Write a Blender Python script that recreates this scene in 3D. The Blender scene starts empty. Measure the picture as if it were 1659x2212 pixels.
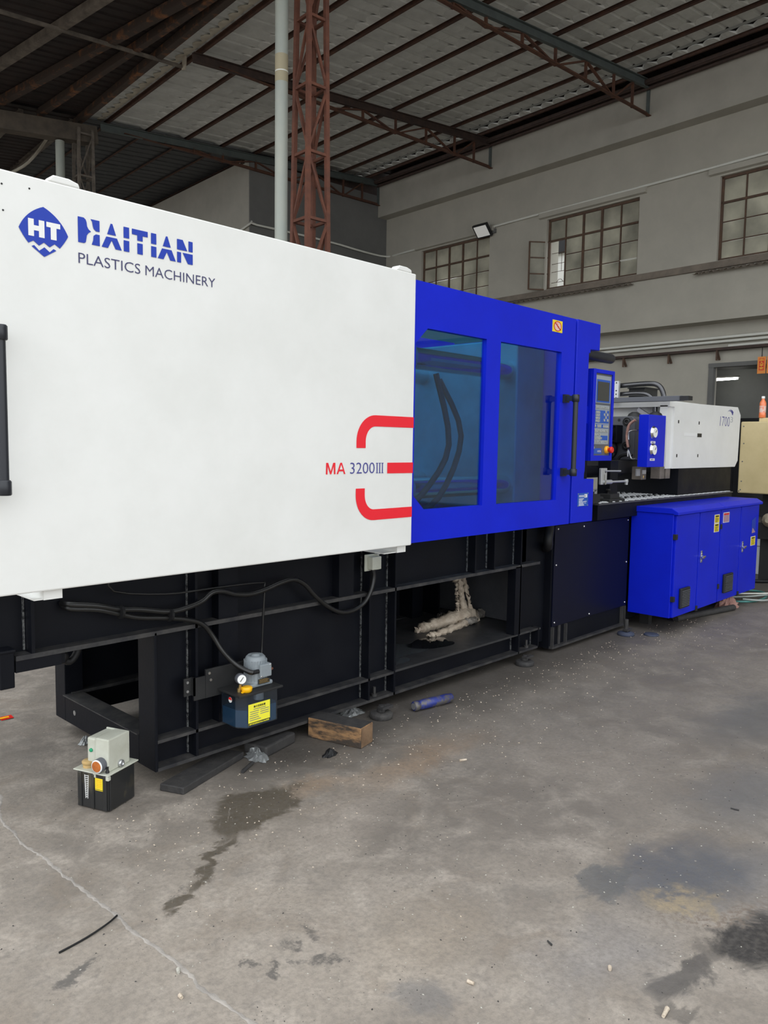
import bpy, bmesh, math, random
from mathutils import Vector, Matrix
random.seed(7)
S = bpy.context.scene
COL = S.collection

# ------------------------------------------------------------------ camera
F_PX, YAW, PITCH, ROLL, EYE = 1678.9, 0.81068, -0.08752, 0.01494, 1.4
_s, _c = math.sin(YAW), math.cos(YAW)
fwd = Vector((_s*math.cos(PITCH), _c*math.cos(PITCH), math.sin(PITCH)))
rgt = Vector((_c, -_s, 0)); upv = rgt.cross(fwd)
r2 = rgt*math.cos(ROLL) + upv*math.sin(ROLL); u2 = upv*math.cos(ROLL) - rgt*math.sin(ROLL)
cd = bpy.data.cameras.new('camera'); cam = bpy.data.objects.new('camera', cd); COL.objects.link(cam)
cd.sensor_fit = 'HORIZONTAL'; cd.sensor_width = 36.0; cd.lens = F_PX/1659*36.0
cd.clip_start = 0.05; cd.clip_end = 300
m = Matrix((r2, u2, -fwd)).transposed().to_4x4(); m.translation = (0, 0, EYE)
cam.matrix_world = m
S.camera = cam

# ------------------------------------------------------------------ sky light (overcast)
wd = bpy.data.worlds.new('world'); S.world = wd; wd.use_nodes = True
bg = wd.node_tree.nodes['Background']
bg.inputs[0].default_value = (0.93, 0.97, 1.0, 1); bg.inputs[1].default_value = 1.6
vs = S.view_settings
vs.view_transform = 'Standard'; vs.look = 'None'; vs.gamma = 1; vs.use_curve_mapping = False
vs.exposure = 0.46

# ------------------------------------------------------------------ materials
def _n(nt, t, **kw):
    n = nt.nodes.new(t)
    for k, v in kw.items(): setattr(n, k, v)
    return n
def lin(h):
    h = h.lstrip('#'); o = []
    for i in (0, 2, 4):
        v = int(h[i:i+2], 16)/255; o.append(v/12.92 if v <= .04045 else ((v+.055)/1.055)**2.4)
    return tuple(o)
MATS = {}
def mat(name, c, rough=.5, metal=0., c2=None, scale=6., detail=5., lo=.35, hi=.7, bump=0., bscale=60., coat=0., spec=.5, aniso=None, rvar=0.):
    if isinstance(c, str): c = lin(c)
    if isinstance(c2, str): c2 = lin(c2)
    M = bpy.data.materials.new(name); M.use_nodes = True; nt = M.node_tree; L = nt.links
    b = nt.nodes['Principled BSDF']
    b.inputs['Base Color'].default_value = (*c, 1); b.inputs['Roughness'].default_value = rough
    b.inputs['Metallic'].default_value = metal; b.inputs['Coat Weight'].default_value = coat
    b.inputs['Specular IOR Level'].default_value = spec
    tc = _n(nt, 'ShaderNodeTexCoord'); vec = tc.outputs['Object']
    if aniso:
        mp = _n(nt, 'ShaderNodeMapping'); mp.inputs['Scale'].default_value = aniso
        L.new(vec, mp.inputs['Vector']); vec = mp.outputs[0]
    if c2 is not None:
        no = _n(nt, 'ShaderNodeTexNoise'); no.inputs['Scale'].default_value = scale; no.inputs['Detail'].default_value = detail
        no.inputs['Roughness'].default_value = .62
        L.new(vec, no.inputs['Vector'])
        mr = _n(nt, 'ShaderNodeMapRange'); mr.inputs[1].default_value = lo; mr.inputs[2].default_value = hi
        L.new(no.outputs['Fac'], mr.inputs[0])
        mx = _n(nt, 'ShaderNodeMix', data_type='RGBA')
        mx.inputs[6].default_value = (*c, 1); mx.inputs[7].default_value = (*c2, 1)
        L.new(mr.outputs[0], mx.inputs[0]); L.new(mx.outputs[2], b.inputs['Base Color'])
        if rvar:
            ma = _n(nt, 'ShaderNodeMath', operation='MULTIPLY_ADD'); ma.inputs[1].default_value = rvar; ma.inputs[2].default_value = rough
            L.new(mr.outputs[0], ma.inputs[0]); L.new(ma.outputs[0], b.inputs['Roughness'])
    if bump:
        n2 = _n(nt, 'ShaderNodeTexNoise'); n2.inputs['Scale'].default_value = bscale; n2.inputs['Detail'].default_value = 4
        L.new(vec, n2.inputs['Vector'])
        bp = _n(nt, 'ShaderNodeBump'); bp.inputs['Strength'].default_value = bump; bp.inputs['Distance'].default_value = .01
        L.new(n2.outputs['Fac'], bp.inputs['Height']); L.new(bp.outputs[0], b.inputs['Normal'])
    MATS[name] = M
    return M
mat('white_paint', (.80,.80,.775), .38, c2=(.74,.74,.71), scale=3, bump=.02, bscale=300)
mat('blue_paint', (.002,.015,.58), .42, c2=(.002,.012,.50), scale=2.5, bump=.03, bscale=350, spec=.28)
mat('black_paint', (.0035,.0042,.0075), .42, c2=(.006,.0068,.010), scale=5, bump=.05, bscale=120, rvar=.15, spec=.17)
mat('side_navy', (.004,.005,.016), .38, spec=.22)
mat('black_flat', (.010,.010,.011), .6, c2=(.018,.018,.018), scale=9)
mat('flange_dust', (.022,.022,.025), .55, c2=(.07,.066,.062), scale=14, lo=.4, hi=.75, bump=.1)
mat('weld', (.35,.36,.36), .35, .6, c2=(.04,.04,.045), scale=70, lo=.42, hi=.6)
mat('rubber', (.010,.010,.011), .5, spec=.3)
mat('cable_black', (.010,.010,.010), .33)
mat('handle_black', (.014,.016,.022), .38, bump=.05, bscale=500)
mat('logo_blue', (.018,.05,.40), .5, spec=.3)
mat('logo_red', (.82,.015,.03), .4)
mat('print_navy', (.045,.045,.13), .45)
mat('print_violet', (.06,.06,.28), .45)
mat('print_white', (.82,.82,.8), .45)
mat('print_black', (.012,.012,.012), .5)
mat('yellow_label', (.86,.68,.02), .4, c2=(.78,.60,.03), scale=30)
mat('lemon_label', (.90,.84,.05), .4)
mat('label_border', (.75,.75,.8), .4)
mat('mauve_label', (.36,.20,.27), .45, c2=(.45,.30,.36), scale=90, aniso=(1,1,6))
mat('red_plastic', (.70,.02,.015), .3)
mat('orange_yellow', (.95,.42,.01), .3)
mat('yellow_cap', (.92,.48,.005), .32)
mat('green_lens', (.01,.35,.16), .2)
mat('steel', (.55,.56,.57), .28, .9)
mat('chrome', (.75,.75,.75), .15, 1.)
mat('aluminium', (.33,.33,.35), .4, .6)
mat('alu_bright', (.52,.53,.54), .4, .5)
mat('brass', (.60,.42,.16), .35, .9)
mat('motor_grey', (.27,.30,.32), .38, c2=(.22,.25,.27), scale=9)
mat('pipe_dark', (.10,.10,.105), .22, .8)
mat('platen_grey', (.085,.088,.098), .4, c2=(.06,.062,.07), scale=7, rvar=.1)
mat('platen_steel', (.30,.31,.33), .4, .3, c2=(.2,.21,.23), scale=5)
mat('screen_glass', (.03,.032,.03), .12, coat=.5)
mat('bezel_grey', (.10,.105,.12), .5)
mat('panel_silver', (.30,.33,.36), .45)
mat('panel_blue', (.02,.09,.42), .4)
mat('key_grey', (.42,.43,.42), .5, c2=(.16,.16,.16), scale=160, lo=.5, hi=.6)
mat('vent_black', (.014,.015,.016), .5)
mat('beige_paint', (.60,.49,.27), .45, c2=(.52,.42,.22), scale=4, bump=.04)
mat('plaster', (.47,.447,.385), .9, c2=(.40,.38,.328), scale=1.6, detail=8, lo=.3, hi=.75, bump=.35, bscale=9)
mat('plaster_light', (.47,.45,.395), .9, c2=(.39,.372,.325), scale=1.3, detail=8, bump=.3, bscale=9)
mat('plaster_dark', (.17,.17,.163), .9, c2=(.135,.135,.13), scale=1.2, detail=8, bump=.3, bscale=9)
mat('sill_dirt', (.25,.21,.17), .95, c2=(.17,.145,.12), scale=4, bump=.5, bscale=20)
mat('sheet_grey', (.70,.71,.68), .55, .15, c2=(.52,.525,.50), scale=2.2, detail=7, bump=.05)
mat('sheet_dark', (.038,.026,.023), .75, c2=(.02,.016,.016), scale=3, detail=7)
mat('sheet_old', (.085,.088,.09), .7, c2=(.05,.052,.056), scale=5, aniso=(1,6,1))
mat('pale_cream', (.62,.58,.48), .8, c2=(.45,.40,.32), scale=5)  # cream base colour; the sheet edge strips use it for seeping daylight
mat('flashing', (.44,.45,.44), .45, .5)
mat('purlin_rust', (.055,.030,.024), .8, c2=(.11,.05,.03), scale=7, detail=7)
mat('rust', (.075,.035,.025), .8, c2=(.14,.058,.030), scale=9, detail=7, bump=.2, bscale=60)
mat('rust_old', (.055,.038,.030), .8, c2=(.26,.105,.04), scale=5, detail=8, lo=.52, hi=.72, bump=.3, bscale=40)
mat('rust_grey', (.10,.085,.07), .8, c2=(.20,.17,.14), scale=7, detail=8, bump=.3, bscale=40)
mat('rust_red', (.20,.075,.045), .75, c2=(.12,.05,.035), scale=8, detail=6, bump=.15)
mat('truss_green', (.105,.125,.12), .6, c2=(.075,.09,.088), scale=6)
mat('truss_brown', (.045,.030,.026), .75, c2=(.075,.045,.035), scale=8)
mat('pole_grey', (.34,.37,.34), .55, c2=(.42,.43,.37), scale=4, detail=7, aniso=(1,1,.4))
mat('tape_tan', (.38,.33,.22), .7)
mat('beam_brown', (.13,.105,.08), .85, c2=(.07,.06,.05), scale=4, detail=8, bump=.3, bscale=25)
mat('conduit', (.72,.72,.66), .5)
mat('frame_rust', (.085,.055,.04), .8, c2=(.14,.08,.05), scale=12)
mat('wood', (.36,.20,.09), .75, c2=(.05,.037,.028), scale=3.5, detail=8, aniso=(8,1.5,8), lo=.38, hi=.56, bump=.3, bscale=30)
mat('wood_end', (.26,.16,.09), .8, c2=(.15,.09,.05), scale=14, bump=.3)
mat('foil', (.30,.31,.31), .4, .4, bump=.6, bscale=35)
mat('bag_plastic', (.55,.56,.52), .4, bump=.8, bscale=25)
mat('purge', (.62,.53,.42), .45, c2=(.42,.33,.25), scale=25, detail=6, bump=.5, bscale=90)
mat('purge_grey', (.22,.20,.185), .5, c2=(.4,.36,.3), scale=40, bump=.6, bscale=90)
mat('blue_worn', (.03,.045,.24), .45, c2=(.13,.12,.11), scale=22, lo=.45, hi=.6, metal=.3)
mat('rubber_foot', (.035,.033,.033), .75, c2=(.07,.065,.06), scale=25, bump=.4)
mat('foot_blue', (.03,.04,.08), .7, c2=(.06,.065,.085), scale=25)
mat('iron_dust', (.028,.027,.028), .7, c2=(.05,.047,.045), scale=20, bump=.3)
mat('cream_housing', (.56,.57,.49), .5, c2=(.47,.47,.39), scale=12, bump=.05)
mat('tank_dark', (.018,.019,.02), .3, c2=(.10,.085,.05), scale=9, detail=8, lo=.55, hi=.72, aniso=(1,1,.4), coat=.3)
mat('cap_worn', (.55,.36,.13), .6, c2=(.42,.31,.18), scale=20)
mat('amber', (.55,.16,.03), .25, c2=(.35,.09,.02), scale=40)
mat('oil_blue', (.02,.085,.16), .15, coat=.5)
mat('oil_dark', (.010,.013,.022), .15, coat=.5)
mat('rag', (.42,.24,.20), .9, c2=(.30,.16,.13), scale=18, bump=.6, bscale=60)
mat('hose_green', (.08,.26,.24), .4)
mat('hose_clear', (.35,.38,.36), .35)
mat('paper_red', (.75,.04,.02), .6)
mat('paper_orange', (.85,.30,.06), .6)
mat('gold', (.95,.66,.05), .5)
mat('bottle_orange', (.85,.22,.08), .25, coat=.5)
mat('bottle_label', (.75,.55,.48), .5, c2=(.80,.25,.15), scale=30, lo=.5, hi=.6)
mat('bucket_white', (.72,.74,.74), .4)
mat('crack_grey', (.37,.335,.30), .9, c2=(.23,.21,.19), scale=14, bump=.4)
mat('cast_beige', (.42,.36,.26), .55, c2=(.22,.19,.15), scale=12)
mat('room_grey', (.42,.43,.41), .9, c2=(.36,.365,.35), scale=1.5)
mat('room_dark', (.012,.012,.014), .7)
mat('outside_white', (.75,.75,.72), .9)
def emis(name, c, s):
    M = bpy.data.materials.new(name); M.use_nodes = True; b = M.node_tree.nodes['Principled BSDF']
    b.inputs['Base Color'].default_value = (.8,.8,.8,1); b.inputs['Emission Color'].default_value = (*c,1); b.inputs['Emission Strength'].default_value = s
    MATS[name] = M
emis('tube_lamp', (1,1,.95), 10.)
emis('lamp_face', (1,.97,.88), .12)
def tinted(name, col, gl=.06, rough=.03, diff=None, dfac=0.):
    M = bpy.data.materials.new(name); M.use_nodes = True; nt = M.node_tree; L = nt.links
    nt.nodes.remove(nt.nodes['Principled BSDF']); out = nt.nodes['Material Output']
    tr = _n(nt, 'ShaderNodeBsdfTransparent'); tr.inputs[0].default_value = (*col,1)
    g = _n(nt, 'ShaderNodeBsdfGlossy'); g.inputs['Roughness'].default_value = rough; g.inputs[0].default_value = (.85,.92,1,1)
    fr = _n(nt, 'ShaderNodeFresnel'); fr.inputs[0].default_value = 1.5
    ge = _n(nt, 'ShaderNodeNewGeometry'); inv = _n(nt, 'ShaderNodeMath', operation='SUBTRACT'); inv.inputs[0].default_value = 1.; L.new(ge.outputs['Backfacing'], inv.inputs[1])
    mu = _n(nt, 'ShaderNodeMath', operation='MULTIPLY'); L.new(fr.outputs[0], mu.inputs[0]); L.new(inv.outputs[0], mu.inputs[1])
    ad = _n(nt, 'ShaderNodeMath', operation='ADD'); ad.inputs[1].default_value = gl; L.new(mu.outputs[0], ad.inputs[0]); ad.use_clamp = True
    base = tr.outputs[0]
    if diff:
        d = _n(nt, 'ShaderNodeBsdfDiffuse'); d.inputs[0].default_value = (*diff,1)
        mm = _n(nt, 'ShaderNodeMixShader'); mm.inputs[0].default_value = dfac
        L.new(base, mm.inputs[1]); L.new(d.outputs[0], mm.inputs[2]); base = mm.outputs[0]
    mx = _n(nt, 'ShaderNodeMixShader'); L.new(ad.outputs[0], mx.inputs[0]); L.new(base, mx.inputs[1]); L.new(g.outputs[0], mx.inputs[2])
    L.new(mx.outputs[0], out.inputs[0]); MATS[name] = M
tinted('blue_glass', (.18,.62,.90), .04, .02, (.04,.12,.25), .03)
tinted('pale_glass', (.7,.88,.95), .03, .02)
tinted('tank_clear', (.62,.68,.74), .03, .1, (.08,.10,.13), .12)
tinted('dial_glass', (.95,.95,.95), .02, .05)
def dirty_glass():
    M = bpy.data.materials.new('dirty_glass'); M.use_nodes = True; nt = M.node_tree; L = nt.links
    nt.nodes.remove(nt.nodes['Principled BSDF']); out = nt.nodes['Material Output']
    tc = _n(nt, 'ShaderNodeTexCoord'); oi = _n(nt, 'ShaderNodeObjectInfo')
    va = _n(nt, 'ShaderNodeVectorMath', operation='ADD'); L.new(tc.outputs['Object'], va.inputs[0]); L.new(oi.outputs['Location'], va.inputs[1])
    no = _n(nt, 'ShaderNodeTexNoise'); no.inputs['Scale'].default_value = 1.7; no.inputs['Detail'].default_value = 6; L.new(va.outputs[0], no.inputs['Vector'])
    cr = _n(nt, 'ShaderNodeValToRGB'); cr.color_ramp.elements[0].position = .3; cr.color_ramp.elements[1].position = .72
    cr.color_ramp.elements[0].color = (.36,.35,.30,1); cr.color_ramp.elements[1].color = (.70,.68,.59,1)
    L.new(no.outputs['Fac'], cr.inputs[0])
    t = _n(nt, 'ShaderNodeBsdfTranslucent'); d = _n(nt, 'ShaderNodeBsdfDiffuse'); L.new(cr.outputs[0], t.inputs[0]); L.new(cr.outputs[0], d.inputs[0])
    mx = _n(nt, 'ShaderNodeMixShader'); mx.inputs[0].default_value = .45; L.new(t.outputs[0], mx.inputs[1]); L.new(d.outputs[0], mx.inputs[2])
    L.new(mx.outputs[0], out.inputs[0]); MATS['dirty_glass'] = M
dirty_glass()
def checker_plate():
    M = bpy.data.materials.new('checker_plate'); M.use_nodes = True; nt = M.node_tree; L = nt.links
    b = nt.nodes['Principled BSDF']; b.inputs['Base Color'].default_value = (.09,.09,.088,1); b.inputs['Metallic'].default_value = .3; b.inputs['Roughness'].default_value = .42
    MATS['checker_plate'] = M
checker_plate()

# floor: worn stained concrete
def floor_mat():
    M = bpy.data.materials.new('concrete_floor'); M.use_nodes = True; nt = M.node_tree; L = nt.links
    b = nt.nodes['Principled BSDF']; tc = _n(nt, 'ShaderNodeTexCoord'); P = tc.outputs['Object']
    def noise(s, d=6, r=.6, dist=0.):
        n = _n(nt, 'ShaderNodeTexNoise'); n.inputs['Scale'].default_value = s; n.inputs['Detail'].default_value = d
        n.inputs['Roughness'].default_value = r; n.inputs['Distortion'].default_value = dist; L.new(P, n.inputs['Vector']); return n
    def rng(o, a, c, x=0., y=1., smooth=True):
        m = _n(nt, 'ShaderNodeMapRange'); m.interpolation_type = 'SMOOTHSTEP' if smooth else 'LINEAR'
        for i, v in enumerate((a, c, x, y)): m.inputs[i+1].default_value = v
        L.new(o, m.inputs[0]); return m.outputs[0]
    def mixc(f, a, c):
        m = _n(nt, 'ShaderNodeMix', data_type='RGBA')
        for i, v in ((6, a), (7, c)):
            if isinstance(v, tuple): m.inputs[i].default_value = (*v, 1)
            else: L.new(v, m.inputs[i])
        L.new(f, m.inputs[0]); return m.outputs[2]
    def math2(op, a, c):
        m = _n(nt, 'ShaderNodeMath', operation=op)
        for i, v in enumerate((a, c)):
            if isinstance(v, (int, float)): m.inputs[i].default_value = v
            else: L.new(v, m.inputs[i])
        return m.outputs[0]
    nb = noise(.9, 5, .55); nm = noise(5, 8, .65, .4); nf = noise(55, 4, .7); nx = noise(2.3, 6, .6, .8)
    col = mixc(rng(nb.outputs[0], .35, .65), (.315,.272,.228), (.185,.160,.136))
    col = mixc(rng(nm.outputs[0], .42, .72), col, (.375,.328,.28))
    col = mixc(rng(nx.outputs[0], .55, .75, 0, .6), col, (.165,.150,.135))
    nz = noise(2.6, 7, .65, 1.2)
    col = mixc(rng(nz.outputs[0], .50, .68, 0, .5), col, (.205,.165,.128))
    ny = noise(13, 6, .7, .5)
    col = mixc(rng(ny.outputs[0], .52, .72, 0, .45), col, (.17,.15,.132))
    # distorted coordinates for stains
    vn = _n(nt, 'ShaderNodeVectorMath', operation='SUBTRACT'); L.new(nm.outputs['Color'], vn.inputs[0]); vn.inputs[1].default_value = (.5,.5,.5)
    vsn = _n(nt, 'ShaderNodeVectorMath', operation='SCALE'); L.new(vn.outputs[0], vsn.inputs[0]); vsn.inputs['Scale'].default_value = .35
    vd = _n(nt, 'ShaderNodeVectorMath', operation='ADD'); L.new(P, vd.inputs[0]); L.new(vsn.outputs[0], vd.inputs[1])
    def stain(cx, cy, rx, ry, ang=0., soft=.5, src=None):
        mp = _n(nt, 'ShaderNodeMapping'); mp.vector_type = 'TEXTURE'
        mp.inputs['Location'].default_value = (cx, cy, 0); mp.inputs['Rotation'].default_value = (0, 0, math.radians(ang)); mp.inputs['Scale'].default_value = (rx, ry, 1)
        L.new(src or vd.outputs[0], mp.inputs[0])
        ln = _n(nt, 'ShaderNodeVectorMath', operation='LENGTH'); L.new(mp.outputs[0], ln.inputs[0])
        return rng(ln.outputs[1], 1., 1-soft, 0., 1.)
    def amt(m, k): return math2('MULTIPLY', m, k)
    rough = math2('MULTIPLY_ADD', nm.outputs[0], .25)
    rough_sock = rng(nm.outputs[0], .3, .7, .62, .85)
    # darker, smoother zone along and under the machine; then darker to the right
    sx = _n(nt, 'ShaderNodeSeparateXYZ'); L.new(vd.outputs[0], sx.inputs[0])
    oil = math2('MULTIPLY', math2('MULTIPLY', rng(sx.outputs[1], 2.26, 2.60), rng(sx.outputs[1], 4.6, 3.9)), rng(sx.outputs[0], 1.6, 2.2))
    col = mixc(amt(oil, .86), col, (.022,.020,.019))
    far = math2('MULTIPLY', rng(sx.outputs[0], 1.5, 3.4), 1.0)
    col = mixc(amt(far, .50), col, (.135,.119,.104))
    # rusty smear
    for a in ((2.55,2.2,.60,.18,0,.95,.45,(.32,.20,.11)), (2.05,2.32,.30,.10,-8,.9,.45,(.36,.24,.15)), (1.6,1.35,.35,.25,10,.9,.22,(.34,.27,.19)), (1.95,2.05,.5,.22,12,.9,.25,(.42,.36,.31))):
        col = mixc(amt(stain(*a[:6]), a[6]), col, a[7])
    # grey-blue damp zones and dark wet patches to the right
    wets = [(2.48,.96,.40,.24,-15,.7,.78,(.080,.089,.108)), (2.24,1.11,.15,.10,0,.3,.68,(.10,.105,.108)), (2.32,.66,.30,.11,-25,.5,.93,(.022,.021,.022)),
            (3.3,1.0,.55,.28,-8,.8,.5,(.12,.125,.135)), (4.3,1.3,.7,.30,-5,.8,.6,(.09,.095,.10)), (1.98,.75,.17,.06,-18,.5,.75,(.055,.052,.052)), (2.75,.7,.5,.25,-20,.8,.45,(.12,.125,.14)),
            (1.9,.95,.35,.20,-10,.9,.35,(.22,.22,.235)), (1.42,1.17,.12,.09,20,.6,.5,(.13,.13,.135)), (1.85,.72,.05,.045,0,.4,.5,(.06,.055,.05))]
    wetmask = None
    for a in wets:
        s = amt(stain(*a[:6]), a[6]); col = mixc(s, col, a[7])
        wetmask = s if wetmask is None else math2('MAXIMUM', wetmask, s)
    # tan deposit
    nd = noise(9, 6, .7)
    tan = math2('MULTIPLY', stain(2.31,.90,.13,.10,-20,.6), rng(nd.outputs[0], .36, .5))
    col = mixc(amt(tan, .8), col, (.33,.26,.165))
    brn = math2('MULTIPLY', stain(2.33,.78,.26,.055,-30,.7), rng(nf.outputs[0], .45, .6))
    col = mixc(amt(brn, .6), col, (.19,.13,.09))
    # dried water spill with streak towards the viewer
    stk = _n(nt, 'ShaderNodeMapping'); stk.vector_type = 'TEXTURE'; stk.inputs['Scale'].default_value = (.30, .022, 1); stk.inputs['Rotation'].default_value = (0,0,math.radians(53)); L.new(P, stk.inputs[0])
    ns = _n(nt, 'ShaderNodeTexNoise'); ns.inputs['Scale'].default_value = 1.3; ns.inputs['Detail'].default_value = 6; ns.inputs['Roughness'].default_value=.75; L.new(stk.outputs[0], ns.inputs['Vector'])
    sp = math2('MAXIMUM', stain(1.75,2.32,.28,.145,18,.3), math2('MAXIMUM', stain(1.42,2.13,.26,.034,33,.55), stain(1.22,2.0,.09,.034,30,.5)))
    sp = math2('MULTIPLY', sp, rng(ns.outputs[0], .31, .40))
    col = mixc(amt(sp, .92), col, (.082,.066,.047)); wetmask = math2('MAXIMUM', wetmask, amt(sp, .6))
    for a in ((1.36,1.6,.09,.035,-20), (1.345,1.5,.06,.03,-40), (1.2,1.6,.05,.03,0), (.85,1.91,.085,.035,20), (1.25,2.055,.05,.015,30), (1.22,1.53,.06,.03,20)):
        bs = math2('MULTIPLY', stain(*a, .5), rng(nd.outputs[0], .45, .55)); col = mixc(amt(bs, .7), col, (.048,.047,.048))
    # pale scuffs, speckle
    vo = _n(nt, 'ShaderNodeTexVoronoi'); vo.inputs['Scale'].default_value = 26; L.new(P, vo.inputs['Vector'])
    spk = math2('MULTIPLY', rng(vo.outputs['Distance'], .12, .07), rng(noise(7).outputs[0], .47, .56))
    col = mixc(amt(spk, .75), col, (.40,.37,.32))
    vo2 = _n(nt, 'ShaderNodeTexVoronoi'); vo2.inputs['Scale'].default_value = 60; L.new(P, vo2.inputs['Vector'])
    spk2 = math2('MULTIPLY', rng(vo2.outputs['Distance'], .16, .08), rng(noise(4).outputs[0], .5, .62))
    col = mixc(amt(spk2, .6), col, (.055,.05,.047))
    col = mixc(rng(nf.outputs[0], .35, .7, .0, .42), col, (.135,.122,.108))
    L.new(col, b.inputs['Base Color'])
    r2_ = math2('SUBTRACT', rough_sock, amt(wetmask, .28)); r3 = math2('SUBTRACT', r2_, amt(oil, .15)); L.new(r3, b.inputs['Roughness'])
    b.inputs['Specular IOR Level'].default_value = .35
    hsum = math2('MULTIPLY_ADD', nf.outputs[0], .4); 
    hm = _n(nt, 'ShaderNodeMath', operation='MULTIPLY_ADD'); L.new(nf.outputs[0], hm.inputs[0]); hm.inputs[1].default_value = .35; L.new(nm.outputs[0], hm.inputs[2])
    bp = _n(nt, 'ShaderNodeBump'); bp.inputs['Strength'].default_value = .45; bp.inputs['Distance'].default_value = .012; L.new(hm.outputs[0], bp.inputs['Height']); L.new(bp.outputs[0], b.inputs['Normal'])
    MATS['concrete_floor'] = M
floor_mat()

# ------------------------------------------------------------------ mesh helpers
class MB:
    def __init__(s): s.v = []; s.f = []; s.sm = []
    def add(s, vs, fs, smooth=False):
        o = len(s.v); s.v += [tuple(p) for p in vs]; s.f += [tuple(i+o for i in f) for f in fs]; s.sm += [smooth]*len(fs); return s
    def box(s, x0, x1, y0, y1, z0, z1):
        return s.add([(x0,y0,z0),(x1,y0,z0),(x1,y1,z0),(x0,y1,z0),(x0,y0,z1),(x1,y0,z1),(x1,y1,z1),(x0,y1,z1)],
            [(0,3,2,1),(4,5,6,7),(0,1,5,4),(1,2,6,5),(2,3,7,6),(3,0,4,7)])
    def bar(s, p, q, w, h, up=(0,0,1)):
        p = Vector(p); q = Vector(q); d = (q-p).normalized(); u = Vector(up)
        if abs(d.dot(u)) > .98: u = Vector((1,0,0))
        a = d.cross(u).normalized()*w/2; b = a.cross(d).normalized()*h/2
        vs = [p-a-b, p+a-b, p+a+b, p-a+b, q-a-b, q+a-b, q+a+b, q-a+b]
        return s.add(vs, [(0,1,2,3),(7,6,5,4),(0,4,5,1),(1,5,6,2),(2,6,7,3),(3,7,4,0)])
    def angle(s, p, q, w, t, up=(0,0,1)):
        p = Vector(p); q = Vector(q); d = (q-p).normalized(); u = Vector(up)
        if abs(d.dot(u)) > .98: u = Vector((1,0,0))
        a = d.cross(u).normalized(); b = a.cross(d).normalized()
        s.bar(p+b*(w/2), q+b*(w/2), t, w, b); s.bar(p+a*(w/2), q+a*(w/2), w, t, b); return s
    def prism(s, poly, fn, d0, d1):
        n = len(poly); vs = [fn(a, b, d0) for a, b in poly] + [fn(a, b, d1) for a, b in poly]
        fs = [tuple(range(n)), tuple(range(2*n-1, n-1, -1))] + [(i, i+n, (i+1) % n+n, (i+1) % n) for i in range(n)]
        return s.add(vs, fs)
    def xz(s, poly, y0, y1): return s.prism(poly, lambda a, b, d: (a, d, b), y0, y1)
    def yz(s, poly, x0, x1): return s.prism(poly, lambda a, b, d: (d, a, b), x0, x1)
    def xy(s, poly, z0, z1): return s.prism(poly, lambda a, b, d: (a, b, d), z0, z1)
    def ring(s, p, q, r0, r1, seg=20, cap=True, smooth=True):
        p = Vector(p); q = Vector(q); d = (q-p).normalized(); u = Vector((0,0,1)) if abs(d.z) < .9 else Vector((1,0,0))
        a = d.cross(u).normalized(); b = a.cross(d)
        vs = []; 
        for c, r in ((p, r0), (q, r1)):
            for i in range(seg):
                t = 2*math.pi*i/seg; vs.append(c + a*(r*math.cos(t)) + b*(r*math.sin(t)))
        s.add(vs, [(i, (i+1) % seg, (i+1) % seg+seg, i+seg) for i in range(seg)], smooth)
        if cap:
            s.add(vs[:seg], [tuple(range(seg-1, -1, -1))]); s.add(vs[seg:], [tuple(range(seg))])
        return s
    def cyl(s, p, q, r, seg=20): return s.ring(p, q, r, r, seg)
    def lathe(s, o, ax, prof, seg=24, smooth=True):
        o = Vector(o); ax = Vector(ax).normalized(); u = Vector((0,0,1)) if abs(ax.z) < .9 else Vector((1,0,0))
        a = ax.cross(u).normalized(); b = a.cross(ax); vs = []; fs = []
        for r, h in prof:
            for i in range(seg):
                t = 2*math.pi*i/seg; vs.append(o + ax*h + a*(r*math.cos(t)) + b*(r*math.sin(t)))
        for k in range(len(prof)-1):
            for i in range(seg): fs.append((k*seg+i, k*seg+(i+1) % seg, (k+1)*seg+(i+1) % seg, (k+1)*seg+i))
        s.add(vs, fs, smooth)
        s.add(vs[:seg], [tuple(range(seg-1, -1, -1))]); s.add(vs[-seg:], [tuple(range(seg))]); return s
    def tube(s, path, r, seg=8, sub=4, smooth=True):
        P = [Vector(p) for p in path]
        if sub > 1 and len(P) > 2:
            Q = []
            for i in range(len(P)-1):
                p0 = P[max(i-1, 0)]; p1 = P[i]; p2 = P[i+1]; p3 = P[min(i+2, len(P)-1)]
                for k in range(sub):
                    t = k/sub
                    Q.append(.5*((2*p1)+(p2-p0)*t+(2*p0-5*p1+4*p2-p3)*t*t+(3*p1-p0-3*p2+p3)*t**3))
            P = Q+[P[-1]]
        rr = r if isinstance(r, (list, tuple)) else None
        vs = []; fs = []; n = len(P); pa = None
        for i, p in enumerate(P):
            d = (P[min(i+1, n-1)]-P[max(i-1, 0)]).normalized()
            if pa is None:
                u = Vector((0,0,1)) if abs(d.z) < .9 else Vector((1,0,0)); a = d.cross(u).normalized()
            else: a = (pa - d*pa.dot(d)).normalized()
            pa = a; b = d.cross(a)
            ri = r if rr is None else rr[0]+(rr[-1]-rr[0])*i/(n-1) if len(rr) == 2 else rr[min(int(i/(n-1)*(len(rr)-1)+.5), len(rr)-1)]
            for k in range(seg):
                t = 2*math.pi*k/seg; vs.append(p + a*(ri*math.cos(t)) + b*(ri*math.sin(t)))
        for i in range(n-1):
            for k in range(seg): fs.append((i*seg+k, i*seg+(k+1) % seg, (i+1)*seg+(k+1) % seg, (i+1)*seg+k))
        s.add(vs, fs, smooth); s.add(vs[:seg], [tuple(range(seg-1,-1,-1))]); s.add(vs[-seg:], [tuple(range(seg))]); return s
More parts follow.
